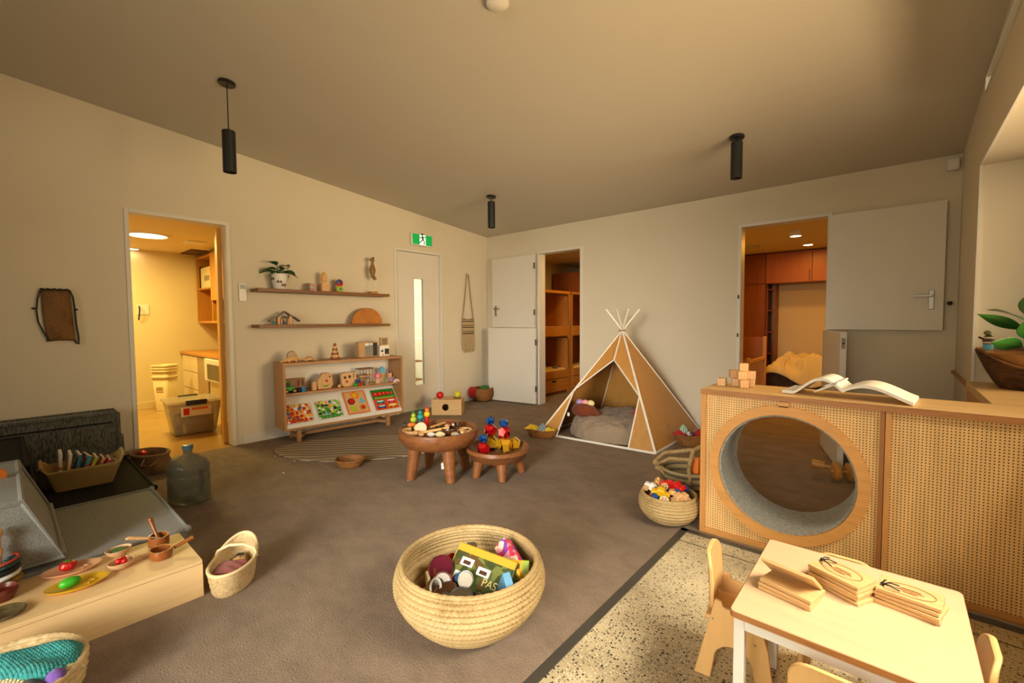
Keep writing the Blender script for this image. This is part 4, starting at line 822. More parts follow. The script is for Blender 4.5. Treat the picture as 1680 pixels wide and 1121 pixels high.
# filling of the big basket
def bb(dx, dy, z): return (BC[0]+dx, BC[1]+dy, z)
tag(G().lathe([(.001, 0), (.19, .01), (.205, .03), (.19, .04), (.001, .045)], 40, None, lambda a, j: 1+.03*math.sin(7*a+j)).obj('basket_filling', SPOTS('tin_mix', ['#7b1620', '#2a1f18', '#8c8a85', '#274f86', '#6a4a24', '#b8b0a0'], 22), loc=bb(0, 0, .075)), 'jumble of small items at the bottom of the large straw basket', 'toys', kind='stuff')
t = thing('food_carton', 'big green and yellow printed pasta carton lying tilted in the large basket', 'box', bb(.045, .045, .175), rot=(math.radians(-48), math.radians(4), math.radians(12))); t.scale = (1.15, 1.15, 1.15)
G().box(-.125, .10, -.035, .035, -.065, .065).obj('carton', SPOTS('green_carton_print', ['#3f4a1f', '#4c5824', '#5a421c', '#353f1b', '#6b7436'], 45), t, bevel=.003)
G().box(-.128, -.1255, -.034, .034, -.064, .064).obj('end_flap', C('flap_olive', '#b3a34a', .6), t)
G().box(-.124, .099, -.0365, -.0355, .04, .064).box(-.124, .1, -.034, .034, .0655, .0665).obj('yellow_band', C('band_yellow', '#c79c2c', .5), t)
for x, z in ((-.07, .012), (.0, .0), (-.075, -.035)): G().box(x-.024, x+.024, -.0372, -.0364, z-.013, z+.013).obj('print_panel', M_PAPER, t, smooth=False); G().box(x-.014, x+.014, -.0378, -.0373, z-.008, z+.004).obj('print_picture', M_BROWN, t, smooth=False)
for x in (-.06, .03): G().box(x-.024, x+.024, -.02, .008, .067, .0676).obj('print_panel', M_PAPER, t, smooth=False)
text('PASTA', .034, T(.058, -.0372, -.028, 0, PI/2), t, C('letter_cream', '#e2cf8e', .5))
t = thing('fruit_carton', 'yellow and green fruit juice carton leaning right of the pasta carton', 'box', bb(.125, .11, .185), rot=(math.radians(-30), 0, math.radians(35)))
G().box(-.05, .06, -.03, .03, -.05, .05).obj('carton', SPOTS('fruit_print', ['#8fa52e', '#e0a81f', '#6e8f24', '#e6c53a'], 20), t, bevel=.003)
G().tube([(-.02, -.034, .03), (.015, -.036, .012), (.035, -.034, -.02)], [.004, .011, .004], 8).obj('banana_print', C('banana', '#f0b51c', .5), t)
tag(G().cb((0, 0, 0), (.13, .05, .06)).obj('berry_carton', SPOTS('berry_print', ['#c22660', '#e89bb0', '#7a3fa0', '#d8305a', '#f0d0c0'], 50), bevel=.003, loc=bb(.055, .165, .21), rz=-.35), 'pink berry printed carton at the back of the large basket', 'box').rotation_euler = (-.6, .35, -.35)
tag(G().cb((0, 0, 0), (.05, .028, .16)).obj('blue_carton', C('pale_blue_card', '#5c93b8', .5), bevel=.003), 'slim light blue carton leaning on the right rim of the large basket', 'box'); o = bpy.data.objects['blue_carton']; o.location = bb(.178, .0, .205); o.rotation_euler = (.1, .7, -.45)
def tin(name, dx, dy, z, r, h, mat, label, rot, lidm=None, grp=None):
    t = thing(name, label, 'tin', bb(dx, dy, z+.012), rot=rot, group=grp); t.scale = (1.05,)*3
    G().cyl((0, 0, -h/2), (0, 0, h/2), r, seg=26).obj('body', mat, t)
    G().torus(r, .0022, T(0, 0, h/2), 26, 6).obj('rim', M_STEEL if lidm is None else lidm, t)
    G().cyl((0, 0, h/2-.002), (0, 0, h/2+.0006), r*.9, seg=24).obj('lid', M_STEEL if lidm is None else lidm, t)
PLUM = C('plum_plastic', '#5e1428', .25, coat=.5)
tin('plum_pot', -.115, -.035, .165, .043, .065, PLUM, 'plum red round pot near the left of the large basket', (.7, .45, 0), PLUM)
tin('steel_can', -.085, .085, .165, .032, .11, P('bright_steel', '#cfc8bc', .18, 1.0), 'tall shiny steel can behind the plum pot in the large basket', (.1, -.1, 0))
tin('red_can', -.06, -.075, .15, .034, .07, M_RED, 'bright red can in the front left of the large basket', (.9, .3, .3))
tin('blue_can', -.01, -.035, .165, .028, .09, C('can_blue', '#2a86bd', .25), 'light blue can with a white band in the middle of the large basket', (.5, 1.0, .2), M_STEEL)
tin('food_tin', .075, -.115, .155, .04, .045, C('tin_blue', '#1d4f86', .3), 'dark blue open tin at the front of the large basket', (.25, .15, 0))
tin('steel_tin', .005, -.12, .145, .043, .05, P('bright_steel', ''), 'low steel tin between the red can and the dark blue tin', (.35, -.1, 0), M_BROWN)
tin('dark_tin', .14, -.07, .15, .03, .06, P('dull_tin', '#5d564c', .4, .7), 'grey ring-pull tin beside the slim blue carton', (1.0, .4, -.6))
tin('spice_tin', -.165, .02, .155, .026, .08, M_DWOOD, 'dark red-brown small tin at the left edge of the large basket', (.3, 1.1, .4), M_RED)
tin('small_tin', .03, -.15, .15, .022, .05, M_GRN, 'little green tin at the very front of the large basket', (.5, .3, .2))
tin('small_tin', -.10, .03, .15, .024, .06, M_DWOOD, 'little brown tin beside the steel can in the large basket', (.2, .5, .2))
tin('small_tin', -.155, -.02, .165, .022, .05, M_RED, 'little red tin left of the plum pot in the large basket', (.9, -.3, .2))
tag(G().cb((0, 0, 0), (.05, .012, .045)).obj('cream_tag', M_CREAM, loc=bb(-.125, -.105, .165), rz=-.5, bevel=.003), 'cream flat wooden tag against the front left wall of the large basket', 'tag')
tag(G().cb((0, 0, 0), (.06, .03, .05)).obj('orange_packet', M_ORG, loc=bb(-.165, -.055, .15), rz=-.9, bevel=.004), 'small orange and black packet by the cream tag', 'packet')
tag(G().torus(.026, .005, T(0, 0, 0, 0, 1.1), 20, 6).obj('teething_ring', M_PAPER, loc=bb(-.055, -.125, .175)), 'small white ring among the tins in the large basket', 'ring')
tag(G().tube([(0, 0, 0), (.012, 0, .035), (.002, 0, .07), (-.006, 0, .03), (0, 0, 0)], .003, 6).obj('copper_loop', P('copper', '#b0603a', .3, .8), loc=bb(-.085, -.105, .155)), 'thin copper coloured loop over the red can', 'loop')
# vehicles in the small basket
def sb(dx, dy, z): return (SB[0]+dx, SB[1]+dy, z)
tag(G().lathe([(.001, 0), (.12, .005), (.13, .02), (.001, .035)], 30).obj('basket_filling', SPOTS('wood_mix', ['#b08a5a', '#8a5a30', '#c9a878', '#a82a1c'], 30), loc=sb(0, 0, .055)), 'wooden bits filling the bottom of the small coiled basket', 'toys', kind='stuff')
def car(dx, dy, z, mat, wm, label, rot, s=1.0, grp='toy vehicles in the small coiled basket'):
    t = thing('toy_car', label, 'toy vehicle', sb(dx, dy, z), rot=rot, group=grp); t.scale = (s, s, s)
    G().prism([(-.05, .0), (.05, 0), (.052, .022), (.028, .026), (.018, .046), (-.018, .046), (-.03, .026), (-.052, .022)], .04, Matrix.Translation((0, .02, 0)) @ XZ).obj('body', mat, t, bevel=.006, seg=3)
    for x in (-.028, .028):
        for sgn in (-1, 1):
            w_ = G().cyl((x, sgn*.021, .002), (x, sgn*.034, .002), .018, seg=20).obj('wheel', wm, t); h = G()
            for k in range(5): h.cyl((x+.009*math.cos(k*2*PI/5), sgn*.0342, .002+.009*math.sin(k*2*PI/5)), (x+.009*math.cos(k*2*PI/5), sgn*.0352, .002+.009*math.sin(k*2*PI/5)), .0028, seg=6)
            h.obj('wheel_holes', M_BLK, w_)
    return t
car(.045, .02, .175, M_RED, M_BLUE, 'red toy car with blue wheels, uppermost on the right of the small basket', (.25, -.35, -.5), 1.15)
car(-.015, .03, .17, M_RED, M_LWOOD, 'red toy car with wooden wheels in the middle of the small basket', (-.3, .4, .5), 1.1)
car(-.025, -.065, .158, M_YEL, M_BLUE, 'yellow toy car with blue wheels at the front of the small basket', (.3, .2, .3), 1.0)
car(.085, -.05, .15, M_LWOOD, M_LWOOD, 'plain wooden toy car at the right front of the small basket', (.2, -.5, .9), 1.0)
car(-.105, -.01, .155, M_PAPER, M_LWOOD, 'whitewashed wooden toy car at the left of the small basket', (.1, .6, .2), .9)
tag(G().cb((0, 0, 0), (.055, .045, .04)).cyl((-.015, 0, .02), (-.015, 0, .036), .01).obj('wooden_block', M_BEECH, loc=sb(-.085, .06, .175), rz=.5, bevel=.005), 'pale wooden brick standing up at the back left of the small basket', 'block').rotation_euler = (.2, .4, .5)
t = thing('loose_wheel', 'big loose wooden wheel with six dark holes at the front of the small basket', 'wheel', sb(.02, -.115, .152), rot=(1.25, 0, .15))  # a loose toy wheel drilled with holes
G().cyl((0, 0, -.008), (0, 0, .008), .027, seg=26).obj('disc', M_LWOOD, t); gg = G()
for k in range(6): gg.cyl((.015*math.cos(k*PI/3), .015*math.sin(k*PI/3), .0081), (.015*math.cos(k*PI/3), .015*math.sin(k*PI/3), .0088), .0035, seg=8)
gg.obj('holes', M_BLK, t)
t = thing('toy_roller', 'red wooden roller piece at the front left of the small basket', 'toy', sb(-.055, -.095, .148), rot=(1.4, .2, .8)); G().cyl((0, 0, -.03), (0, 0, .03), .014).obj('roller', M_RED, t); G().cyl((0, 0, .03), (0, 0, .036), .018).obj('cap', M_BLUE, t)
tag(G().lathe([(.02, -.012), (.024, 0), (.02, .012)], 18).obj('wooden_ring', M_BEECH), 'small natural wooden disc between the cars of the small basket', 'wheel').location = sb(.035, -.03, .18)
# rope basket behind the cabinet edge
t = coiled('rope_basket', 'dark striped woven basket with knotted rope handles, half behind the cabinet', (3.665, -1.93, 0), [(.10, .004), (.14, .02), (.155, .08), (.16, .15), (.165, .19)], 11, STRIPES('rope_basket_stripes', ['#8b7a55', '#4b4338', '#8b7a55', '#9d8a62'], 'z', .04, .8), seg=90, stitch=40)
G().tube([(-.12, -.08, .16), (-.20, -.04, .21), (-.17, .03, .25), (-.06, .10, .27), (.06, .13, .30)], [.012, .014, .014, .014, .012], 8).obj('rope_handle', M_ROPE, t)
G().tube([(-.1, -.12, .16), (-.17, -.1, .2), (-.1, -.05, .245), (.0, -.02, .25), (.1, .0, .26)], .013, 8).obj('rope_handle', M_ROPE, t)
G().tube([(.07, -.14, .12), (.06, -.15, .24), (.075, -.12, .35), (.11, -.06, .37), (.12, .02, .36), (.12, .08, .2)], .013, 8).obj('rope_handle', M_ROPE, t)
for p_ in ((-.19, -.05, .2), (-.15, -.11, .19), (.06, -.14, .15), (.06, .13, .3)): G().ball(p_, (.024, .022, .024), 10).obj('knot', M_ROPE, t)
tag(G().cb((0, 0, 0), (.05, .05, .1)).obj('orange_block', M_ORG, loc=(3.735, -1.985, .235), bevel=.006), 'orange block showing in the rope-handled basket beside the cabinet', 'block')
# oval wicker baskets with handkerchiefs by the tipi
def oval(name, label, loc, rz, a, b, h, mat, flare=1.2):
    t = thing(name, label, 'basket', loc, rz); n = 9
    pr = [(.001, .0)]+[(.8+.2*(i/n)**.7*flare/1.0-.0, h*i/n) for i in range(n+1)]; R = pr[-1][0]
    inn = [(r-.06, z+.004) for r, z in pr[1:]][::-1]+[(.001, .006)]
    G().lathe(pr+inn, 64, Matrix.Diagonal((a/R, b/R, 1, 1)), lambda t_, j: 1+.02*math.sin(32*t_+PI*(j % 2)), cap=False).obj('body', mat, t, angle=80)
    G().tube([(a*math.cos(2*PI*i/90), b*math.sin(2*PI*i/90), h+.003*math.sin(i*1.4)) for i in range(90)], .007, 6, True).obj('rim', mat, t); return t
def hanky(name, label, cat, mat, c, w_, h, rz, seed=0):
    rr = random.Random(seed); p = [rr.uniform(0, 6) for _ in range(4)]
    return tag(G().grid(14, 14, lambda u, v: ((u-.5)*w_+.008*math.sin(9*v+p[0]), (v-.5)*w_*.7+.008*math.sin(8*u+p[1]), h*(1-(abs(u-.5)*2)**1.3)*(1-(abs(v-.5)*2)**1.5)+.01*math.sin(11*u+p[2])*math.cos(9*v+p[3]))).obj(name, mat, solid=.003, sub=1, loc=c, rz=rz, recalc=False), label, cat)
oval('wicker_basket', 'small oval wicker basket of yellow cloths left of the tipi', (2.03, -1.345, 0), .35, .155, .085, .075, M_WICK)
YC = CLOTH('yellow_cloth', '#d9b81c', 300, .12); RC = CLOTH('red_cloth', '#a3161a', 300, .15)
BCH = STRIPES('blue_check', ['#4d6f8a', '#b8c4c4', '#6b8ba0', '#38566e'], 'x', .012, .9); GCH = STRIPES('green_check', ['#5d9a86', '#c9d6c4', '#79b09a'], 'x', .014, .9)
hanky('cloth', 'yellow cloth draped over the left end of the small oval wicker basket', 'cloth', YC, (1.95, -1.37, .08), .16, .035, .3, 1)
hanky('cloth', 'yellow cloth at the right end of the small oval wicker basket', 'cloth', YC, (2.10, -1.33, .075), .13, .03, 1.0, 2)
tag(G().lathe([(.055, 0), (.04, .03), (.015, .06), (.001, .075)], 10, None, lambda a, j: 1+.25*math.sin(3*a+j*.4), cap=False).obj('checked_cloth', BCH, loc=(2.05, -1.355, .07)), 'blue checked cloth peaked in the middle of the yellow cloth basket', 'cloth')
tag(G().ball((0, 0, .015), (.035, .025, .02)).obj('beige_cloth', M_LINEN, loc=(1.995, -1.33, .068)), 'small beige bundle behind the blue checked cloth', 'cloth')
oval('wicker_basket', 'small oval wicker basket of red cloths at the right corner of the tipi', (3.27, -.70, 0), .5, .15, .09, .10, M_WICK)
hanky('cloth', 'red cloth bunched on the left of the basket beside the tipi right corner', 'cloth', RC, (3.19, -.75, .098), .14, .045, .5, 3)
hanky('cloth', 'red cloth bunched on the right of the basket beside the tipi right corner', 'cloth', RC, (3.32, -.68, .1), .16, .05, 1.2, 4)
tag(G().lathe([(.045, 0), (.035, .04), (.012, .07), (.001, .08)], 10, None, lambda a, j: 1+.25*math.sin(3*a+j*.4), cap=False).obj('checked_cloth', GCH, loc=(3.20, -.72, .11)), 'green checked cloth peaked on the red cloth basket', 'cloth')
tag(G().ball((0, 0, .018), (.04, .028, .022)).obj('patterned_cloth', SPOTS('dark_print_cloth', ['#2b2b3a', '#c9c2bc', '#5d4a70'], 50), loc=(3.285, -.775, .105)), 'dark patterned cloth bundle at the front of the red cloth basket', 'cloth')
# ================================================================ tipi
AP = Vector((2.54, -.64, 1.05)); FL, FR, BR, BL = (Vector((1.945, -1.26, .01)), Vector((3.13, -1.18, .01)), Vector((3.13, -.07, .01)), Vector((1.96, -.09, .01)))
t = thing('play_tipi', 'wooden play tipi with tan panels, white battens and an arched doorway', 'tipi', (2.54, -.64, 0)); TI = Matrix.Translation((-2.54, .64, 0))
def panel(poly, nm='panel', mat=M_TAN):
    n = (poly[1]-poly[0]).cross(poly[2]-poly[0]).normalized()*.004; k = len(poly)
    G().add([p-n for p in poly]+[p+n for p in poly], [tuple(range(k-1, -1, -1)), tuple(range(k, 2*k))]+[(i, (i+1) % k, k+(i+1) % k, k+i) for i in range(k)], TI).obj(nm, mat, t, smooth=False)
def bat(a, b_, r=.009, nm='batten'): 
    m, Ln = frame(a, b_); G().box(-r, r, -r, r, 0, Ln, TI @ m).obj(nm, M_TRIM, t, bevel=.002)
lp = FL.lerp(AP, .42); rp = FR.lerp(AP, .42); ta = AP.lerp(FL.lerp(FR, .5), .28); bl = FL.lerp(FR, .17); br = FL.lerp(FR, .80)
TP = PERF('tipi_perforated', .011, .0022, 'xz', '#b9884a')
panel([FL, bl, lp]); panel([br, FR, rp], mat=TP); panel([lp, ta, AP]); panel([ta, rp, AP]); panel([FR, BR, AP]); panel([BR, BL, AP]); panel([BL, FL, AP])
for c in (FL, FR, BR, BL): bat(c, AP+(AP-c)*.21, .0095, 'pole')
for a, b_ in ((FL, FR), (FR, BR), (BR, BL), (BL, FL)): bat(a, b_)
for a, b_ in ((bl, lp), (br, rp), (lp, ta), (ta, rp), (ta, AP)): bat(a+Vector((0, -.008, 0)), b_+Vector((0, -.008, 0)), .006, 'doorway_trim')
G().torus(.03, .007, T(0, 0, 1.05), 20, 6).obj('lashing', M_ROPE, t)
def bean(u, v):
    a = 2*PI*u; c_, s_ = math.cos(a), math.sin(a); pw = PI*v/2; r = math.cos(pw)**.5 if v < .999 else 0
    q = Vector((c_*r*1.6, s_*r*1.6, v*1.5)); rid = noise.ridged_multi_fractal(q*1.5+Vector((3, noise.noise(q*2.2), 1)), .9, 2.1, 4, 1.0, 2.0)*.5
    fine = math.sin(a*30+3*noise.noise(q*2)+v*6)*.006*(1-v)
    k_ = 1+.04*math.sin(3*a+1)+.05*rid*(1-v)+fine
    return (.50*r*k_*c_, .43*r*k_*s_, max(0, .20*math.sin(pw)**.8+(.055*rid-.02)*min(1, v*3)+.02*math.sin(a+.5)*v))
tag(G().grid(150, 26, bean).obj('floor_cushion', M_LINEN, loc=(2.56, -.745, .012), recalc=False), 'big rumpled taupe floor cushion filling the tipi', 'cushion')
t = thing('plush_toy', 'brown furry soft toy with pale ears lying at the left of the tipi cushion', 'soft toy', (2.29, -.96, .24), .1); t.scale = (1.2,)*3
FUR = CLOTH('rust_fur', '#6a2f12', 120, .4)
G().ball((0, 0, 0), (.115, .07, .062), 20).ball((.11, -.01, -.015), (.035, .03, .03), 14).obj('body', FUR, t)
for x, c in ((-.05, PST[2]), (.0, PST[0]), (.05, C('pale_yellow_fleece', '#d8cf96', .9))): G().ball((x, .015, .062), (.035, .03, .028), 14).obj('ear', c, t)
G().box(-.125, -.105, -.075, -.07, -.05, -.02).obj('care_tag', M_PAPER, t)
tag(G().ball((0, 0, 0), .055, 18).obj('red_ball', RC, loc=(2.80, -.80, .25)), 'red soft ball inside the tipi doorway on the right', 'ball')
# ================================================================ round wooden bowls on legs
def bowl_table(loc, R, zb, zr, legs, lr, label):
    t = thing('bowl_table', label, 'table', loc, group='carved round tables')
    G().lathe([(.001, zb), (R*.68, zb), (R*.86, zb+.018), (R*.98, zb+.07), (R, zb+(zr-zb)*.75), (R*.985, zr), (R*.93, zr+.002), (R*.89, zr-.012), (R*.86, zr-.03), (R*.8, zr-.038), (.001, zr-.040)], 72, cap=False).obj('bowl_top', M_MANGO, t, angle=50)
    for a in legs:
        x, y = lr*math.cos(math.radians(a)), lr*math.sin(math.radians(a)); G().cyl((x*1.08, y*1.08, 0), (x*.9, y*.9, zb+.005), R*.105, R*.17, 20).obj('leg', M_MANGO, t, bevel=.004)
    return t
B1 = (2.085, -2.695); B2 = (2.425, -2.405)
bowl_table((*B1, 0), .298, .225, .355, (-108, -18, 72, 162), .205, 'larger round carved wooden table heaped with natural loose parts')
bowl_table((*B2, 0), .24, .118, .215, (-112, -38, 52, 142), .17, 'smaller and lower round carved wooden table holding mirrored gems')
# loose parts: (x, y offsets from table centre, in view-aligned axes)
vr = Vector((.762, .648)).normalized(); vf = Vector((-.648, .762)).normalized()   # to the right, away from the camera
def on1(u, v, z=0): return (B1[0]+vr.x*u+vf.x*v, B1[1]+vr.y*u+vf.y*v, .317+z)
LR = math.atan2(vr.y, vr.x)
def lp_(name, g, mat, u, v, z, label, cat, rz=0, rot=None, grp=None):
    o = g.obj(name, mat, loc=on1(u, v, z)); o.rotation_euler = rot if rot else (0, 0, LR+rz); tag(o, label, cat, grp); return o
lp_('wooden_disc', G().cyl((0, -.01, 0), (0, .01, 0), .043, seg=30), M_LWOOD, -.125, -.03, .042, 'pale round wood slice standing upright at the left of the large bowl', 'wood slice', rot=(-.25, 0, LR))
lp_('wooden_hook', G().torus(.07, .018, None, 24, 10, arc=PI*1.1), M_LWOOD, -.195, -.03, .018, 'pale curved wooden hook at the left edge of the large bowl', 'wood piece', rz=1.9)
lp_('grooved_log', G().lathe([(.028, -.035), (.031, -.03), (.027, -.02), (.031, -.01), (.027, 0), (.031, .01), (.027, .02), (.031, .03), (.028, .035)], 20), M_DWOOD, -.05, .0, .03, 'short dark grooved log lying behind the pale wood slice', 'wood piece', rot=(PI/2-.2, 0, LR+.3))
lp_('grooved_log', G().lathe([(.02, 0), (.023, .01), (.019, .02), (.023, .03), (.019, .04), (.023, .05), (.019, .06), (.022, .075)], 18), M_DWOOD, .0, .01, .0, 'dark ribbed cylinder standing near the middle of the large bowl', 'wood piece')
t = thing('dark_bowl', 'small shiny dark wooden bowl of shells in the large bowl table', 'bowl', on1(.09, -.055)); G().lathe([(.025, 0), (.052, .012), (.062, .038), (.058, .052), (.053, .052), (.055, .036), (.04, .016), (.001, .01)], 32).obj('bowl', M_DWOOD, t)
lp_('shell', G().ball((0, 0, 0), (.02, .015, .014)), P('pinkish_shell', '#b88a66', .5), .07, -.03, .06, 'tan shell in the small dark wooden bowl', 'shell')
lp_('shell', G().ball((0, 0, 0), (.012, .012, .014)), P('white_shell', '#d8d0c4', .4), .105, .03, .05, 'white snail shell behind the small dark wooden bowl', 'shell')
lp_('wooden_rod', G().cyl((-.11, 0, 0), (.11, .0, .035), .013, .009), M_BEECH, -.02, -.075, .018, 'long pale wooden stick across the front of the large bowl', 'wood piece', rz=.15)
lp_('wooden_rod', G().cyl((-.06, 0, 0), (.06, 0, .02), .008, .007), M_TAN, -.0, -.02, .055, 'thin tan stick leaning over the dark grooved log', 'wood piece', rz=.6)
for (u, v, lb, r, rz) in ((.19, -.01, 'outer pale curved horn on the right of the large bowl', .06, -.9), (.165, -.055, 'inner pale curved horn on the right of the large bowl', .045, -.5), (.235, .0, 'thin brown ring at the far right of the large bowl', .03, .4)):
    lp_('curved_horn', G().torus(r, .011 if r > .04 else .006, None, 22, 8, arc=PI*1.05 if r > .04 else 6.2), M_LWOOD if r > .04 else M_OLIVE, u, v, .02, lb, 'wood piece', rz=rz)
for (u, v, w_, lb, m_) in ((-.03, -.135, .032, 'white spiky shell at the front left rim of the large bowl', 'white_shell'), (.035, -.135, .04, 'ribbed cream shell at the front rim of the large bowl', 'cream_shell'), (.15, -.13, .026, 'grey striped shell at the front right of the large bowl', 'grey_shell2')):
    lp_('shell', G().lathe([(.001, -w_), (w_*.4, -w_*.6), (w_*.62, 0), (w_*.4, w_*.6), (.001, w_)], 18, Matrix.Rotation(PI/2, 4, 'Y'), lambda a, j: 1+.12*math.sin(a*9), cap=False), P(m_, {'white_shell': '#d8d0c4', 'cream_shell': '#d9c89a', 'grey_shell2': '#a9a497'}[m_], .5), u, v, .022, lb, 'shell')
for (u, v, r, lb) in ((-.15, -.09, (.03, .022, .02), 'knobbly pale root piece at the front left of the large bowl'), (-.165, .03, (.03, .03, .03), 'tan wooden bead cluster behind the pale slice'), (-.11, -.115, (.035, .018, .016), 'smooth pale driftwood piece at the front of the large bowl'), (.13, -.1, (.03, .018, .016), 'small peachy root before the curved horns'), (.19, -.085, (.024, .02, .02), 'rounded pale root at the right of the large bowl'), (.05, .1, (.05, .03, .026), 'reddish brown pine cone at the back of the large bowl'), (.0, .11, (.03, .024, .018), 'tan nut at the back left of the large bowl')):
    lp_('driftwood', G().ball((0, 0, 0), r, 14).ball((r[0]*.7, .004, .006), tuple(q*.6 for q in r), 10), M_OLIVE if 'brown' in lb else M_LWOOD, u, v, r[2], lb, 'wood piece', rz=u*9)
lp_('bark_stump', G().lathe([(.03, 0), (.028, .03), (.024, .05), (.024, .066)], 14, None, lambda a, j: 1+.08*math.sin(7*a)), M_DWOOD, .135, .085, .0, 'dark bark stump standing at the back right of the large bowl', 'wood piece')
lp_('star_anise', G().prism(star(5, .05, .02), .02), M_DWOOD, -.01, .165, .02, 'dark star shaped piece on the back rim of the large bowl', 'wood piece')
# three peg figures behind, and small orange thing
for i, (u, z, c1, c2, lb) in enumerate(((-.215, 0, M_LIME, M_GRN, 'lime and dark green ball figure, leftmost behind the large bowl'), (-.165, 0, M_TEAL, C('deep_teal', '#0f5a5c', .4), 'teal ball figure, middle one behind the large bowl'), (-.115, 0, M_YEL, M_RED, 'yellow and red ball figure, rightmost behind the large bowl'))):
    p_ = on1(u, .115+.015*i); t = thing('ball_figure', lb, 'toy figure', (p_[0], p_[1], .317)); h = .018*i
    G().cyl((0, 0, 0), (0, 0, .055+h), .015, seg=14).obj('legs', c2, t); G().ball((0, 0, .075+h), .025).obj('body', c1, t); G().ball((0, 0, .108+h), .017).obj('head', c1 if i < 2 else M_ORG, t)
    for s in (-1, 1): G().cyl((s*.009, 0, .12+h), (s*.011, 0, .136+h), .004, seg=8).obj('ear', c2, t)
lp_('orange_slug', G().ball((0, 0, 0), (.035, .02, .016), 14), M_ORG, -.215, .05, .05, 'orange and brown oval piece on the left rim of the large bowl', 'toy', rz=.4)
tag(G().box(-.04, .04, -.03, .03, 0, .05).obj('white_block', M_PAPER, loc=(2.03, -2.57, .001), rz=.6, bevel=.004), 'pale block on the carpet underneath the large bowl table', 'block')
lp_('black_piece', G().cb((0, 0, 0), (.03, .015, .02)).ball((.0, 0, .014), .008, 8), M_BLK, -.262, .03, .055, 'tiny black piece on the far left rim of the large bowl', 'toy')
# mirrored dodecahedra
def GEM(n, c): return P(n, c, .08, .6, var=0, coat=1.0)
GR, GB, GY = GEM('red_mirror', '#dc1622'), GEM('blue_mirror', '#1264c4'), GEM('gold_mirror', '#efbb2a')
def on2(u, v): return (B2[0]+vr.x*u+vf.x*v, B2[1]+vr.y*u+vf.y*v)
def gem(u, v, z, r, m, lb, rz):
    x, y = on2(u, v); tag(G().dodeca(r).obj('mirror_gem', m, loc=(x, y, z), rz=rz, smooth=False), lb, 'gem block', 'mirrored twelve-sided gem blocks')
RS, RM, RL = .036, .053, .065; kz = .795
def stack(u, v, seq, nm, rz):
    z = .176
    for i, (r, m, lb) in enumerate(seq): gem(u, v, z+r*kz, r, m, lb, rz+i*.5); z += 2*r*kz
stack(-.105, -.07, [(RM, GR, 'red mirrored gem at the front left, under a blue one'), (RS, GB, 'blue mirrored gem on the front left red gem')], '', .4)
stack(-.06, .06, [(RL, GY, 'gold mirrored gem at the bottom of the tallest, rear left tower'), (RM, GR, 'red mirrored gem in the middle of the rear left tower'), (RS, GB, 'blue mirrored gem topping the rear left tower')], '', 0)
stack(.045, -.02, [(RL, GY, 'gold mirrored gem at the bottom of the right-hand tower'), (RM, GR, 'red mirrored gem in the middle of the right-hand tower'), (RS, GB, 'blue mirrored gem topping the right-hand tower')], '', .9)
gem(.12, .055, .176+RM*kz, RM, GY, 'single gold mirrored gem at the right of the small table', .2)
# small oval tray basket on the carpet, box with holes, balls, corner basket
oval('wicker_basket', 'low empty round wicker tray on the carpet left of the round tables', (1.385, -3.03, 0), .7, .115, .095, .055, M_WICK)
tag(G().cb((0, 0, .006), (.1, .05, .012)).obj('wooden_spoon_rest', M_BEECH, loc=(1.385, -3.03, .008), rz=.8, bevel=.003), 'flat wooden piece inside the low wicker tray', 'wood piece')
t = thing('posting_box', 'square pale wooden posting box with round holes by the white door', 'toy box', (.365, -1.385, 0), math.atan2(.234, .287))
BX = WOOD('box_ply', '#c4a06a', 'x', .1); w_, h_, d_ = .37, .185, .27
def holed(w_, h_, cx, cz, r, th, m=None, n=64):
    """rectangular board with one round hole, lying in local xz, thickness along y"""
    angs = sorted(set([2*PI*i/n for i in range(n)]+[math.atan2(z-cz, x-cx) % (2*PI) for x in (0, w_) for z in (0, h_)])); vs = []; k = len(angs)
    for a in angs:
        c, s = math.cos(a), math.sin(a); ts = []
        if c > 1e-9: ts.append((w_-cx)/c)
        if c < -1e-9: ts.append(-cx/c)
        if s > 1e-9: ts.append((h_-cz)/s)
        if s < -1e-9: ts.append(-cz/s)
        q = min(ts); vs += [(cx+c*r, 0, cz+s*r), (cx+c*q, 0, cz+s*q), (cx+c*r, th, cz+s*r), (cx+c*q, th, cz+s*q)]
    fs = []
    for i in range(k):
        j = (i+1) % k; a, b_ = 4*i, 4*j; fs += [(a, a+1, b_+1, b_), (a+2, b_+2, b_+3, a+3), (a, b_, b_+2, a+2), (a+1, a+3, b_+3, b_+1)]
    return G().add(vs, fs, m)
holed(w_, h_-.012, w_*.47, .095, .042, .012).obj('front_panel', BX, t, angle=30)
G().box(0, .012, .012, d_, 0, h_-.012).obj('side_panel', BX, t); holed(d_-.012, h_-.012, .12, .1, .035, .012, Matrix.Translation((w_, .012, 0)) @ Matrix.Rotation(PI/2, 4, 'Z')).obj('side_panel', BX, t, angle=30)
G().box(.012, w_-.012, d_-.012, d_, 0, h_-.012).obj('back_panel', BX, t); G().box(0, w_, 0, d_, h_-.012, h_).obj('lid', M_LWOOD, t, bevel=.002)
for x, y in ((.09, .09), (.3, .16)): G().lathe([(.052, h_), (.052, h_+.0015), (.045, h_+.0015)], 26, T(x, y, 0)).obj('hole_ring', M_BLK if x > .2 else M_TRIM, t)
c, s = math.cos(.684), math.sin(.684)
tag(G().ball((0, 0, 0), .047, 24).obj('red_ball', M_RED, loc=(.365+c*.09-s*.09, -1.385+s*.09+c*.09, h_+.048)), 'shiny red ball on top of the posting box', 'ball')
tag(G().ball((0, 0, 0), .045, 24).obj('yellow_ball', C('ball_yellow', '#c9c02c', .3), loc=(.365+c*.3-s*.16, -1.385+s*.3+c*.16, h_+.046)), 'yellow-green ball on top of the posting box', 'ball')
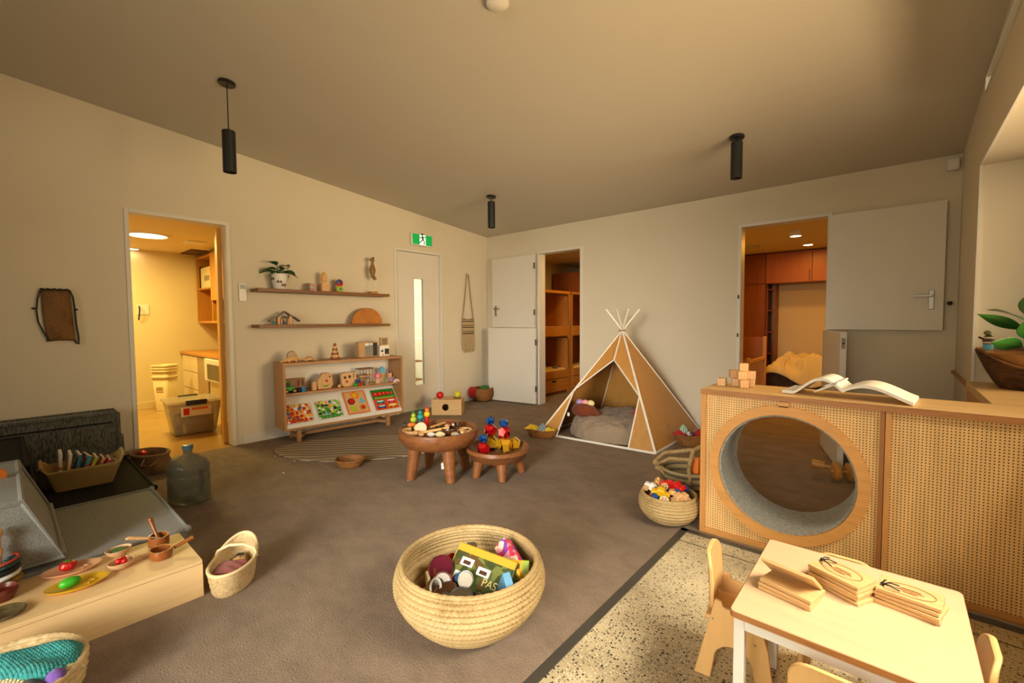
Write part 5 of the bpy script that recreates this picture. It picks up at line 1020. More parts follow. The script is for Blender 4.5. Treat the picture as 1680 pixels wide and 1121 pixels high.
coiled('round_basket', 'round basket of red and green felt half hidden behind the lower white door leaf', (.16, -.27, 0), [(.08, .004), (.12, .02), (.145, .08), (.15, .13), (.14, .18)], 9, M_WICK, seg=80, stitch=40)
tag(G().ball((0, 0, 0), (.075, .06, .085), 18).obj('red_cushion', RC, loc=(.085, -.415, .13)), 'red felt bundle spilling from the corner basket behind the door', 'cloth')
tag(G().ball((0, 0, 0), (.07, .06, .04), 16).obj('green_felt', CLOTH('green_felt', '#2c6a2c', 200, .2), loc=(.18, -.27, .19)), 'green felt piece on top of the corner basket behind the door', 'cloth')
# crumbs on the carpet
for i, (x, y) in enumerate(((.66, -3.32), (.92, -3.27), (1.15, -3.45), (2.02, -2.93))): tag(G().ball((0, 0, .003), (.008, .006, .004), 8).obj('crumb', M_PAPER, loc=(x, y, .001)), 'tiny white scrap on the carpet, %s' % ('nearest the laundry doorway', 'second from the laundry doorway', 'left of the low wicker tray', 'at the foot of the large bowl table')[i], 'scrap', 'white scraps on the carpet')

# ================================================================ perforated crawl-through cabinet
CX0, CX1, CY0, CY1, CH = 3.882, 5.125, -2.36, -2.035, .785
RCX, RCZ, RI, RO = 4.268-CX0, .398, .292, .337
PW = 4.64-CX0
t = thing('crawl_cabinet', 'long ply cabinet with perforated front and a big felt-lined round crawl hole', 'cabinet', (CX0, CY0, 0))
Wd = CX1-CX0; Dp = CY1-CY0
G().box(0, Wd, -.004, Dp, CH-.028, CH).obj('top_board', M_PLY, t, bevel=.0015)
G().box(-.0005, Wd, -.0055, -.0042, CH-.0275, CH-.0005).obj('top_edge_strip', M_PLYED, t, smooth=False)
G().box(0, .026, 0, Dp, 0, CH-.028).obj('end_panel', M_PLYV, t, bevel=.0015)
G().box(.026, Wd, 0, Dp, .0, .028).obj('bottom_board', M_PLYH, t, bevel=.0015)
G().box(PW-.012, PW+.004, 0, Dp, .028, CH-.028).obj('divider', WOOD('dark_divider', '#9a6534', 'z', .25), t, bevel=.001)
G().box(PW+.006, PW+.026, -.001, Dp, .028, CH-.028).obj('divider', M_PLYV, t, bevel=.001)
PF = PERF('perforated_ply')
holed(PW-.012-.026, CH-.056, RCX-.026, RCZ-.028, RI+.01, .006, Matrix.Translation((.026, .012, .028))).obj('perforated_panel', PF, t, angle=30)
holed(PW-.012-.026, CH-.056, RCX-.026, RCZ-.028, RI+.01, .006, Matrix.Translation((.026, Dp-.012, .028))).obj('back_panel', M_PLY, t, angle=30)
G().box(PW+.026, Wd, .012, .018, .028, CH-.028).obj('perforated_panel', PF, t, smooth=False); G().box(PW+.026, Wd, Dp-.012, Dp-.006, .028, CH-.028).obj('back_panel', M_PLY, t, smooth=False)
MR = Matrix.Translation((RCX, 0, RCZ)) @ Matrix.Rotation(PI/2, 4, 'X')
G().lathe([(RI, -.011), (RO, -.011), (RO, .006), (RI, .006), (RI, -.011)], 96, MR, cap=False).obj('ring_frame', WOOD('ring_ply', '#cf9650', 'x', .16), t, angle=30)
G().box(RCX-.022, RCX+.022, -.006, .010, RCZ+RO-.006, CH-.03).obj('ring_tab', WOOD('ring_ply', ''), t, bevel=.001)
G().lathe([(RI+.004, -.008-.002), (RI+.004, -Dp+.004), (RI-.010, -Dp+.004), (RI-.010, -.010), (RI+.004, -.010)], 96, MR, cap=False).obj('felt_tunnel', M_FELT, t, angle=30)
# building blocks
def block(x, y, z, rz, label): tag(G().cb((0, 0, .0215), (.043, .043, .043)).obj('wooden_cube', M_LWOOD, loc=(x, y, z), rz=rz, bevel=.002), label, 'block', 'natural wooden cubes on the cabinet')
for x, y, k, rz, lb in ((3.940, -2.19, 0, .1, 'single wooden cube at the left end of the cube pile on the cabinet'), (4.003, -2.155, 0, .3, 'bottom middle wooden cube of the pile, partly hidden'), (4.052, -2.20, 0, .55, 'bottom right wooden cube of the pile, nearest the viewer'),
        (3.988, -2.14, 1, .5, 'left wooden cube in the second layer of the pile'), (4.040, -2.19, 1, .45, 'front wooden cube in the second layer of the pile'), (4.078, -2.15, 1, .2, 'right wooden cube in the second layer of the pile'), (4.072, -2.14, 0, .1, 'bottom rear wooden cube of the pile, behind the others'), (4.043, -2.17, 2, .35, 'topmost wooden cube of the pile')):
    block(x, y, CH+.0015+k*.0435, rz, lb)
# open book
t = thing('open_book', 'thick white open book lying face up on the cabinet top', 'book', (4.50, -2.19, CH+.002), -.10)
def page(x0, x1, y0, y1, zf, th):
    def fn(u, v, o): return (x0+(x1-x0)*u, y0+(y1-y0)*v, zf(u)+o)
    n = 20; g = G().grid(n, 6, lambda u, v: fn(u, v, th)); g.grid(n, 6, lambda u, v: fn(u, v, 0))
    k = 7*(n+1)
    for j in (0, 6):
        for i in range(n): a = j*(n+1)+i; g.f.append((a, a+1, k+a+1, k+a))
    for i in (0, n):
        for j in range(6): a = j*(n+1)+i; g.f.append((a, a+n+1, k+a+n+1, k+a))
    return g
PG = P('book_paper', '#e9e6de', .8, var=.03)
page(-.245, -.0, -.11, .12, lambda u: .001+.075*math.sin(PI*min(1, max(0, (u-.2)/.95)))**1.3, .014).obj('left_pages', PG, t)
page(0.0, .245, -.11, .12, lambda u: .070*math.sin(PI*min(1, u*.86+.14))**1.1*(1-u*.5)+.001, .014).obj('right_pages', PG, t)
G().grid(14, 6, lambda u, v: (-.07+.1*math.sin(u*PI)*.7-.04*(u), -.11+.23*v, .05+.035*math.sin(PI*u)-.03*u)).obj('curled_pages', PG, t, solid=.008)
for i in range(9): G().box(.05, .19-.02*(i % 3), -.0008, .0008, 0, .0004, T(.0, .09-i*.02, .0)).obj('text_line', P('faint_print', '#b9b6ae'), t, smooth=False).matrix_local = Matrix.Translation((0, 0, .0435-.0)) @ Matrix.Rotation(.13, 4, 'Y')
# rolling toy behind the tunnel
t = thing('wooden_push_toy', 'wooden roller toy with fluted wheels on the carpet, seen through the round hole', 'toy', (4.42, -.92, 0), .5)
FW = WOOD('roller_wood', '#b9853f', 'x', .25, 3)
for x in (-.055, .03): G().lathe([(.0, -.018), (.05, -.018), (.062, -.01), (.062, .01), (.05, .018), (.0, .018)], 40, T(x, 0, .064) @ Matrix.Rotation(PI/2, 4, 'Y') @ Matrix.Identity(4), lambda a, j: 1+.07*math.cos(10*a) if 1 < j < 5 else 1).obj('wheel', FW, t)
G().cyl((-.09, 0, .064), (.07, 0, .064), .01).obj('axle', FW, t)
G().cyl((-.03, .03, .075), (-.17, .10, .085), .012).cyl((-.17, .10, .085), (-.10, .065, .082), .032, .028, 20).obj('handle_roll', FW, t)
tag(G().box(-.05, .05, -.01, .01, 0, .1).obj('blue_box', M_BLUE, loc=(4.52, -.62, .001), rz=.8, bevel=.003), 'dark blue box glimpsed behind the open lower door leaf, through the round hole', 'box')
# planter on the sill
PX, PY = 5.22, -1.34
t = thing('willow_planter', 'dark willow basket planter with a scooped lined front on the window sill', 'basket', (PX, PY, CH+.001), -.25)
def rimz(a): return .20-.085*max(0, math.cos(a+PI*.48))**3
N = 80; pr = [(.12, 0), (.150, .03), (.172, .07), (.19, .11), (.205, .15), (.212, .19)]
vs = []; fs = []; M_ = 30
for i in range(N):
    a = 2*PI*i/N; zt = rimz(a)
    for j in range(M_+1):
        z = zt*j/M_; q = z/.2; r = .115+.10*(q**.75); r += .005*math.sin(j*1.6+PI*(i % 2)+i*.2)+.002*math.sin(i*1.7+j*2.1)
        vs.append((r*math.cos(a), r*math.sin(a), z))
for i in range(N):
    k = (i+1) % N
    for j in range(M_): fs.append((i*(M_+1)+j, k*(M_+1)+j, k*(M_+1)+j+1, i*(M_+1)+j+1))
fs.append(tuple(i*(M_+1) for i in range(N)))
G().add(vs, fs).obj('woven_body', M_DWICK, t, solid=.012, angle=80)
G().tube([(.215*math.cos(2*PI*i/80), .215*math.sin(2*PI*i/80), rimz(2*PI*i/80)+.003) for i in range(80)], .006, 6, True).obj('rim', M_WICK, t)
G().lathe([(.001, .06), (.14, .08), (.185, .15), (.198, .185)], 40, None, lambda a, j: 1+.03*math.sin(7*a+j), cap=False).obj('kraft_liner', P('kraft_liner', '#a9743c', .75, bump=.5, bs=25), t, solid=.003)
G().lathe([(.001, .165), (.17, .16)], 30, cap=False).obj('soil', P('soil', ''), t)
t = thing('rubber_plant', 'broad-leaved green rubber plant growing in the willow planter', 'plant', (PX, PY, CH+.16))
G().tube([(-.04, -.03, 0), (-.045, -.04, .10), (-.05, -.04, .20), (-.05, -.04, .26)], [.009, .008, .006, .004], 8).obj('stem', LEAF, t)
LR2 = .716   # pointing right as seen from the room
for a, el, z, L, W, dr in ((LR2+PI-.25, .42, .15, .22, .065, .1), (LR2+PI+.12, .18, .06, .21, .085, .15), (LR2+PI+1.2, .95, .10, .19, .13, .1), (LR2-.3, .4, .15, .2, .10, .4), (LR2+1.6, .5, .2, .18, .10, .4), (LR2-1.1, .5, .06, .17, .10, .3), (LR2+.1, .05, .04, .17, .09, .4), (LR2+4.4, .2, .05, .15, .09, .4), (LR2+.2, 1.2, .22, .15, .09, .2)):
    l_ = leafmesh(L, W, dr, .18, 14, 8).obj('leaf', LEAF2, t, solid=.0015, sub=1); l_.matrix_local = Matrix.Translation((-.05+.01*math.cos(a), -.04+.01*math.sin(a), z)) @ Euler((.9 if abs(a-LR2-PI) < .4 else .3, -el, a)).to_matrix().to_4x4()
t = thing('figurine', 'little painted figure with a blue base on the rim of the willow planter', 'figurine', (5.045, -1.36, CH+.20))
G().lathe([(.018, 0), (.022, .015), (.02, .03)], 16).obj('base', M_LBLUE, t); G().lathe([(.02, .03), (.024, .045), (.018, .07), (.008, .08)], 16).obj('body', STRIPES('figurine_bands', ['#5a1f2a', '#d8c8a8', '#3a2a20'], 'z', .026, .5), t)
G().ball((-.004, 0, .09), (.016, .014, .014)).obj('head', C('olive_paint', '#7d7a4a', .5), t); G().cyl((-.015, 0, .055), (-.038, 0, .068), .005, seg=8).obj('arm', M_BROWN, t)

# ================================================================ toddler table and chairs
TZ = .42
t = thing('play_table', 'square birch topped toddler table with white metal legs', 'table', (4.595, -3.40, 0))
G().prism(rrect(.455, .475, .012), .02, T(0, 0, TZ-.02)).obj('table_top', WOOD('birch_top', '#c6a682', 'x', .08), t, bevel=.002)
G().prism(rrect(.457, .477, .012), .014, T(0, 0, TZ-.0165)).obj('edge_band', M_PLYED, t)
for sx in (-1, 1):
    for sy in (-1, 1): G().box(sx*.207-.0125, sx*.207+.0125, sy*.217-.0125, sy*.217+.0125, 0, TZ-.0205).obj('leg', M_WHITE, t, bevel=.002)
for s in (-1, 1): G().box(-.194, .194, s*.217-.0125, s*.217+.0125, TZ-.046, TZ-.0205).obj('rail', M_WHITE, t); G().box(s*.207-.0125, s*.207+.0125, -.204, .204, TZ-.046, TZ-.0205).obj('rail', M_WHITE, t)
CHW = WOOD('birch_chair', '#d8ad70', 'z', .1)
def chair(loc, rz, label):
    """seat toward local +y; back at local -y"""
    t = thing('toddler_chair', label, 'chair', loc, rz, 'curved ply toddler chairs')
    prof = [(-.115, 0), (-.065, 0)]+[(-.055+.055*(1-math.cos(PI*i/12)), .07+.055*math.sin(PI*i/12)) for i in range(13)]+[(.065, 0), (.115, 0), (.095, .15), (.08, .2), (.05, .235), (-.03, .245), (-.035, .262), (-.055, .265), (-.08, .15)]
    for s in (-1, 1):
        g_ = G().prism(prof, .014, Matrix.Translation((s*.09-.007, 0, 0)) @ YZ).obj('side_panel', CHW, t, bevel=.003)
        for y, z in ((-.06, .2), (.06, .16)): G().cyl((s*.097, y, z), (s*.0985, y, z), .0035, seg=8).obj('bolt', M_STEEL, g_)
    G().box(-.083, .083, -.085, .09, .185, .199).obj('seat', CHW, t, bevel=.004)
    bk = rrect(.176, .19, .05, 6, 0, .300)
    def bend(x, z, o): return (x, -.062-.02*(1-(x/.09)**2)+o-.05*(z-.22), z)
    k = len(bk); G().add([bend(x, z, -.006) for x, z in bk]+[bend(x, z, .006) for x, z in bk], [tuple(range(k)), tuple(range(2*k-1, k-1, -1))]+[(i, (i+1) % k, k+(i+1) % k, k+i) for i in range(k)]).obj('backrest', CHW, t, bevel=.003, angle=60)
    return t
chair((4.298, -3.265, 0), -PI/2+.12, 'small ply chair at the left side of the toddler table, turned side-on')
chair((4.565, -3.175, 0), PI, 'small ply chair behind the toddler table, backrest towards the perforated cabinet')
chair((4.778, -3.345, 0), PI/2, 'small ply chair on the right of the toddler table, only its back edge showing')
chair((4.590, -3.605, 0), 0.0, 'small ply chair nearest the viewer, backrest rising at the bottom edge')
BRD = WOOD('pine_board', '#c9a470', 'x', .25, 2)
def boardbook(name, loc, rz, boards, label, opened=False, seed=0, fan=.05):
    t = thing('wooden_booklet', label, 'wooden booklet', loc, rz, 'bound wooden board booklets on the toddler table'); rr = random.Random(seed); z = 0
    for i in range(boards):
        G().cb((rr.uniform(-.004, .004), rr.uniform(-.003, .003), z+.0045), (.125, .085, .0088), T(0, 0, 0, rr.uniform(-fan, fan))).obj('board', BRD, t, bevel=.001); z += .0102
    if opened:
        G().cb((0, 0, 0), (.125, .085, .0088), T(-.002, .006, z+.024, .02, math.radians(-38))).obj('board', BRD, t, bevel=.001)
        for x in (-.03, .02): G().torus(.008, .0018, T(x, .044, z+.008, 0, 0, PI/2), 14, 5).obj('cord', M_BLK, t)
    else:
        G().tube([(.048*math.cos(2*PI*i/40), .03*math.sin(2*PI*i/40), z+.0002) for i in range(40)], .0006, 4, True).obj('engraved_oval', M_OLIVE, t)
        for q, L in ((.006, .04), (-.003, .052), (-.012, .03)): G().box(-L/2, L/2, q-.0012, q+.0012, z, z+.0004).obj('engraved_line', M_OLIVE, t, smooth=False)
    return t, z
def cordbow(t, x, y, z):
    G().tube([(x, y-.012, z-.045), (x-.002, y-.008, z-.01), (x, y, z+.004), (x+.012, y+.012, z+.006), (x+.03, y+.016, z+.004)], .0018, 5).tube([(x+.002, y+.03, z+.002), (x, y+.012, z+.008), (x, y, z+.004), (x+.014, y-.012, z+.01), (x+.034, y-.014, z+.005)], .0018, 5).ball((x, y, z+.004), .0045, 8).obj('cord', M_BLK, t)
t, z = boardbook('', (4.475, -3.47, TZ+.0005), -.22, 3, 'opened wooden booklet, left of the three on the toddler table', True, 1)
t, z = boardbook('', (4.575, -3.355, TZ+.0005), -.45, 5, 'tall tied stack of wooden pages, middle one on the toddler table', False, 2); cordbow(t, -.055, .005, z)
t, z = boardbook('', (4.715, -3.335, TZ+.0005), -.12, 4, 'fanned wooden booklet with black cord, right of the three on the toddler table', False, 3, .16); cordbow(t, -.052, -.015, z)

# ================================================================ lounge corner
def foam(g, x0, x1, y0, y1, z0, z1, puff=.02, n=10):
    """soft block: bulging faces"""
    cx, cy, cz = (x0+x1)/2, (y0+y1)/2, (z0+z1)/2; hx, hy, hz = (x1-x0)/2, (y1-y0)/2, (z1-z0)/2
    def P_(u, v, w_):
        b = lambda a: 1-a*a
        return (cx+u*hx+(abs(u) > .999)*math.copysign(puff*b(v)*b(w_), u), cy+v*hy+(abs(v) > .999)*math.copysign(puff*b(u)*b(w_), v), cz+w_*hz+(abs(w_) > .999)*math.copysign(puff*.8*b(u)*b(v), w_))
    for ax in range(3):
        for s in (-1, 1):
            def fn(p, q, ax=ax, s=s):
                c = [2*p-1, 2*q-1]; c.insert(ax, s); return P_(*c)
            g.grid(n, n, fn)
    return g
def piping(t, pts, m, r=.011): G().tube(pts, r, 8, True).obj('piping', m, t)
def seatmod(name, label, x0, x1, y0, y1, h, m):
    t = thing(name, label, 'floor seat', (0, 0, 0)); foam(G(), x0, x1, y0, y1, .0, h, .012).obj('foam_block', m, t, angle=60)
    e = .004; piping(t, [(x0-e, y0-e, h), (x1+e, y0-e, h), (x1+e, y1+e, h), (x0-e, y1+e, h)], m); piping(t, [(x0-e, y0-e, .015), (x1+e, y0-e, .015), (x1+e, y1+e, .015), (x0-e, y1+e, .015)], m, .009)
    for (x, y) in ((x0-e, y0-e), (x1+e, y0-e), (x1+e, y1+e), (x0-e, y1+e)): G().ball((x, y, h), (.016, .016, .018), 10).obj('corner_tuft', m, t)
    return t
seatmod('lounge_module', 'low grey boucle floor seat in front of the black one', 1.30, 2.085, -5.1, -4.27, .155, M_GREYC)
seatmod('lounge_module', 'low black floor seat under the straw book basket', .33, 1.262, -5.1, -4.25, .15, M_BLKC)
def backc(name, label, x0, x1, yb, yt, yback, z0, z1, m):
    t = thing(name, label, 'back cushion', (0, 0, 0))
    n = 12; vs = []; g = G()
    pr = [(yback, z0), (yb, z0), (yt, z1), (yback, z1)]
    def side(x, s):
        def fn(u, v):
            y_f = yb+(yt-yb)*v; b = (1-(2*u-1)**2)*(1-(2*v-1)**2)*.02*s
            return (x+b, yback+(y_f-yback)*u, z0+(z1-z0)*v)
        g.grid(n, n, fn)
    side(x0, -1); side(x1, 1)
    g.grid(n, n, lambda u, v: (x0+(x1-x0)*u, yb+(yt-yb)*v+.018*(1-(2*u-1)**2)*(1-(2*v-1)**2), z0+(z1-z0)*v))
    g.grid(n, 4, lambda u, v: (x0+(x1-x0)*u, yt+(yback-yt)*v, z1+.012*(1-(2*u-1)**2)*(1-(2*v-1)**2)))
    g.grid(4, 4, lambda u, v: (x0+(x1-x0)*u, yback, z0+(z1-z0)*v)); g.grid(4, 4, lambda u, v: (x0+(x1-x0)*u, yback+(yb-yback)*v, z0))
    g.obj('foam_wedge', m, t, angle=50)
    for x in (x0, x1): piping(t, [(x, yback, z0), (x, yb+.003, z0+.008), (x, yt+.003, z1), (x, yback, z1)], m, .012)
    G().tube([(x0, yt+.004, z1), (x1, yt+.004, z1)], .011, 8).obj('piping', m, t); G().tube([(x0, yb+.004, z0+.01), (x1, yb+.004, z0+.01)], .011, 8).obj('piping', m, t)
    return t
backc('back_cushion', 'grey boucle wedge back cushion on the grey floor seat', 1.31, 2.09, -4.695, -4.80, -5.08, .188, .455, M_GREYC)
backc('back_cushion', 'black wedge back cushion at the left on the black floor seat', .36, 1.27, -4.725, -4.765, -5.08, .183, .41, M_BLKC)
t = thing('backrest_pad', 'charcoal tweed backrest standing along the left wall', 'back cushion', (0, 0, 0))
foam(G(), .03, .20, -5.3, -4.27, .06, .475, .01).obj('foam_block', M_CHARC, t, angle=60)
piping(t, [(.205, -5.3, .478), (.205, -4.268, .478), (.03, -4.268, .478), (.03, -5.3, .478)], M_CHARC, .012); G().tube([(.205, -4.265, .478), (.21, -4.265, .07)], .012, 8).obj('piping', M_CHARC, t); G().tube([(.205, -5.2, .41), (.212, -4.3, .41)], .005, 6).obj('seam', M_BLKC, t)
G().grid(8, 6, lambda u, v: (.04+.25*v, -4.28+.06*u-.02*v, .28-.26*v+.01*math.sin(u*12))).obj('trailing_skirt', M_CHARC, t, solid=.012)
# straw book basket, long side facing the room
BKX, BKY, BKZ = .895, -4.525, .168
t = thing('book_basket', 'long rectangular straw basket with raised ends full of picture books on the black seat', 'basket', (BKX, BKY, BKZ), -.05)
SB_M = STRIPES('banded_straw', ['#a88e55', '#a88e55', '#c9ad70', '#8f7540'], 'z', .012, .8)
r0 = rrect(.17, .25, .02, 8); r1 = rrect(.25, .35, .025, 8); k = len(r0)
def ez(y): return .035*min(1, max(0, (abs(y)-.14)/.035))
n_ = 10; vs = []; fs = []
for j in range(n_+1):
    for (a, b_), (c_, d_) in zip(r0, r1): f = j/n_; vs.append((a+(c_-a)*f, b_+(d_-b_)*f, (.115+ez(d_))*f))
fs = [tuple(range(k))]+[(j*k+i, j*k+(i+1) % k, (j+1)*k+(i+1) % k, (j+1)*k+i) for j in range(n_) for i in range(k)]
G().add(vs, fs).obj('body', SB_M, t, solid=.010)
for s in (-1, 1): G().tube([(-.09, s*.178, .15), (-.05, s*.182, .17), (.05, s*.182, .17), (.09, s*.178, .15)], .009, 8).obj('handle', M_STRAW, t)
rr = random.Random(4); cs = [('#d8d2c4', 'white'), ('#c9c4bc', 'pale grey'), ('#2a6f8c', 'teal blue'), ('#3f8f9a', 'sea green'), ('#a9a83a', 'olive green'), ('#d98a3a', 'orange'), ('#c73f5a', 'red and white'), ('#d8b8b0', 'pink')]
for i, (c, nm) in enumerate(cs):
    y = -.105+.024*i; t = thing('picture_book', '%s picture book, %s from the left in the straw book basket' % (nm, ('first', 'second', 'third', 'fourth', 'fifth', 'sixth', 'seventh', 'eighth')[i]), 'book', (BKX+.012*rr.uniform(-1, 1), BKY+y, BKZ+.012), group='picture books in the straw basket')
    t.rotation_euler = (-.05-.09*i, 0, rr.uniform(-.1, .1)+.05)
    h = .205-.010*i
    G().box(-.075, .075, -.0075, .0075, 0, h).obj('cover', SPOTS('cover_%d' % i, [c, c, '#d8d4c8', c, ['#b8343a', '#e0a83a', '#2c5f8a'][i % 3]], 22), t, bevel=.001); G().box(-.0755, .0735, -.0055, .0055, .003, h+.0015).obj('pages', M_PAPER, t)
# soft carry bag, water jug
t = thing('soft_bag', 'brown floppy cloth bag with a rope handle beside the laundry doorway', 'bag', (.28, -4.10, 0), .3); t.scale = (.95, .95, .8)
G().lathe([(.001, .0), (.17, .0), (.19, .04), (.185, .10), (.165, .15), (.175, .178), (.165, .185), (.15, .165), (.15, .1), (.001, .06)], 48, Matrix.Diagonal((1.0, .66, 1, 1)), lambda a, j: 1+.03*math.sin(5*a+j*.9)+.02*math.sin(11*a), cap=False).obj('body', CLOTH('brown_canvas', '#7a5c38', 160, .25), t, angle=70)
G().torus(.172, .014, Matrix.Translation((0, 0, .178)) @ Matrix.Diagonal((1, .66, 1, 1)), 40, 8).obj('rolled_edge', CLOTH('brown_canvas', ''), t); G().tube([(.11, -.09, .165), (.12, -.125, .11), (.17, -.09, .10), (.175, -.02, .15)], .006, 6).obj('rope_handle', M_ROPE, t)
tag(G().ball((0, 0, 0), (.05, .025, .018)).obj('red_toy', M_RED, loc=(.21, -4.13, .135)), 'red item poking out of the brown cloth bag', 'toy')
t = thing('water_bottle', 'large translucent blue-grey water cooler bottle standing on the carpet', 'bottle', (1.235, -4.065, 0)); t.scale = (.80, .80, .86)
JUG = P('smoky_blue_plastic', '#b3c0c4', .08, var=.03, trans=.9, alpha=.68)
G().lathe([(.001, .012), (.10, .012), (.128, .004), (.142, .02), (.142, .12), (.136, .13), (.142, .14), (.142, .21), (.136, .22), (.142, .23), (.140, .275), (.118, .315), (.07, .345), (.034, .358), (.029, .37), (.029, .405), (.035, .41), (.035, .425), (.027, .427)], 56, cap=False).obj('body', JUG, t, solid=.003, angle=50)
G().tube([(.125, .05, .08), (.118, .06, .13), (.118, .06, .2), (.125, .05, .25)], .016, 8).obj('grip', JUG, t); G().lathe([(.036, .395), (.037, .41), (.037, .43), (.030, .432)], 24).obj('neck_ring', C('dusty_blue', '#4d6a78', .3), t)
# wooden bench box with kitchen toys
t = thing('low_bench', 'long low birch box bench at the lower left, set with toy food', 'bench', (0, 0, 0))
BB = WOOD('birch_bench', '#e0c08c', 'y', .09)
G().box(2.11, 2.48, -5.6, -4.305, .14, .156).obj('top', BB, t, bevel=.002); G().box(2.465, 2.48, -5.6, -4.305, 0, .1395).obj('side_panel', BB, t); G().box(2.11, 2.125, -5.6, -4.305, 0, .1395).obj('side_panel', BB, t); G().box(2.125, 2.465, -4.32, -4.305, 0, .1395).obj('end_panel', BB, t)
ZB = .1565
def plate(x, y, rz, m, label):
    t = thing('oval_plate', label, 'plate', (x, y, ZB), rz)
    G().lathe([(.001, 0), (.035, 0), (.05, .008), (.053, .014), (.047, .013), (.036, .006), (.001, .004)], 40, Matrix.Diagonal((1.7, 1.05, 1.3, 1)), cap=False).obj('dish', m, t)
    G().tube([(.03, -.018, .009), (.05, .0, .009), (.03, .02, .009), (.05, .026, .009)], .003, 6).obj('divider', m, t)
VD = PI/2-.2
plate(2.135+.05, -4.675, 1.42, C('peach_ceramic', '#d8a57c', .4), 'peach coloured oval toy plate holding a red tomato, nearer the sofa')
plate(2.345, -4.672, 1.48, C('mustard_ceramic', '#d0a222', .4), 'yellow oval toy plate holding a green egg shape, nearer the front')
t = thing('toy_tomato', 'red wooden toy tomato with green stalk on the peach plate', 'toy food', (2.175, -4.685, ZB+.010)); G().lathe([(.001, 0), (.015, .0), (.026, .009), (.028, .018), (.022, .03), (.01, .034), (.001, .031)], 24, None, lambda a, j: 1+.05*math.sin(5*a), cap=False).obj('fruit', M_RED, t); G().prism(star(6, .013, .004), .003, T(0, 0, .033)).obj('stalk', M_GRN, t)
tag(G().ball((0, 0, 0), (.02, .032, .019), 20).obj('toy_avocado', C('avocado_green', '#3fae1f', .35), loc=(2.345, -4.692, ZB+.027), rz=.15), 'glossy green egg-shaped toy fruit on the yellow plate', 'toy food')
def cup(x, y, fill, label, lb2, fn_):
    t = thing('toy_bowl', label, 'bowl', (x, y, ZB), .3); G().lathe([(.018, 0), (.034, .012), (.044, .03), (.041, .031), (.03, .014), (.001, .008)], 32, Matrix.Diagonal((.88, 1.05, 1, 1)), cap=False).obj('bowl', C('peach_wood', '#dcb48a', .5), t)
    tag(fn_.obj('toy_filling', fill, loc=(x, y, ZB+.02)), lb2, 'toy food')
cup(2.165, -4.53, C('pea_green', '#0f5a26', .5), 'small wooden toy bowl with a dark green disc, nearer the sofa', 'dark green disc in the small wooden bowl', G().lathe([(.001, .004), (.027, .0), (.024, .008), (.001, .009)], 24, cap=False))
cup(2.305, -4.54, M_RED, 'small wooden toy bowl with red pieces, nearer the front', 'red pieces heaped in the small wooden bowl', G().ball((0, -.008, .012), .012, 10).ball((.01, .008, .01), .011, 10).ball((-.01, .008, .012), .011, 10))
def pan(x, y, rz, R, H, label, ang, L=.075, tilt=.25):
    t = thing('olive_wood_pot', label, 'toy pot', (x, y, ZB), rz); G().lathe([(R*.86, 0), (R, .01), (R*1.02, H*.7), (R*.98, H), (R*.86, H), (R*.84, .012), (.001, .01)], 36, Matrix.Diagonal((1, .9, 1, 1)), cap=False).obj('pot', M_OLIVE, t)
    if L: G().cyl((R*math.cos(ang), R*math.sin(ang), H*.7), ((R+L)*math.cos(ang), (R+L)*math.sin(ang), H*.7+L*tilt), .007, .009).obj('handle', M_OLIVE, t)
    return t
pan(2.205, -4.40, .1, .042, .052, 'square-sided olive wood toy pot with two spoons in it', 0, 0)
pan(2.325, -4.415, .1, .044, .038, 'low rounded olive wood toy pan with a long handle', 1.35, .07, .35)
tag(G().cyl((0, 0, 0), (-.055, -.015, .075), .005, .009).ball((-.057, -.016, .078), (.012, .01, .014)).obj('toy_spoon', M_OLIVE, loc=(2.20, -4.40, ZB+.03)), 'orange-brown wooden spoon standing upright in the toy pot', 'spoon')
tag(G().cyl((0, 0, 0), (-.01, -.10, .035), .005, .008).ball((-.0105, -.102, .036), (.009, .014, .007)).obj('toy_spoon', M_LWOOD, loc=(2.198, -4.395, ZB+.035)), 'pale wooden spoon leaning left over the toy pot rim', 'spoon')
tag(G().prism([(-.03, -.05), (.03, -.05), (.028, .02), (.04, .05), (.0, .04), (-.035, .055)], .012).obj('toy_board', BB, loc=(2.25, -4.472, ZB), rz=.2), 'pale wooden cut-out standing behind the small bowls', 'toy')
t = thing('ring_stacker', 'peach wooden stand stacked with dark and pale bangles at the left edge', 'toy', (2.14, -4.865, ZB))
G().lathe([(.05, 0), (.05, .012), (.012, .016), (.009, .06), (.009, .12), (.015, .145), (.009, .16), (.009, .19), (.016, .205), (.016, .225), (.011, .227)], 20).obj('stand', C('peach_wood', ''), t)
for z, R, r, m in ((.025, .05, .012, STRAW('gold_bangle', '#8a6a24', '#2a1c08')), (.05, .048, .009, M_PAPER), (.07, .046, .011, M_BLK), (.09, .048, .009, P('dark_teal_bangle', '#1c3a3c', .3)), (.105, .052, .005, C('coral_bangle', '#b5452c', .4))): G().torus(R, r, T(0, 0, z, 0, .12), 30, 8).obj('bangle', m, t)
t = thing('dark_pot', 'dark red pot with a yellow base at the far left edge of the bench', 'toy pot', (2.245, -4.862, ZB)); G().lathe([(.03, 0), (.045, .03), (.04, .045), (.035, .03), (.001, .02)], 24, cap=False).obj('pot', C('dark_red_pot', '#6a2414', .35), t)
t = thing('glass_dish', 'dark mottled oval dish on the front left of the bench', 'dish', (2.385, -4.86, ZB)); G().lathe([(.001, 0), (.04, 0), (.058, .012), (.054, .015), (.038, .004), (.001, .004)], 30, cap=False).obj('dish', P('mottled_dish', '#5c5033', .2, var=.5, ns=40), t)
tag(G().cyl((0, 0, 0), (.02, .0, .0), .03).obj('orange_toy', M_ORG, loc=(1.62, -4.862, .475)), 'orange round toy lying on the grey back cushion at the left edge', 'toy')
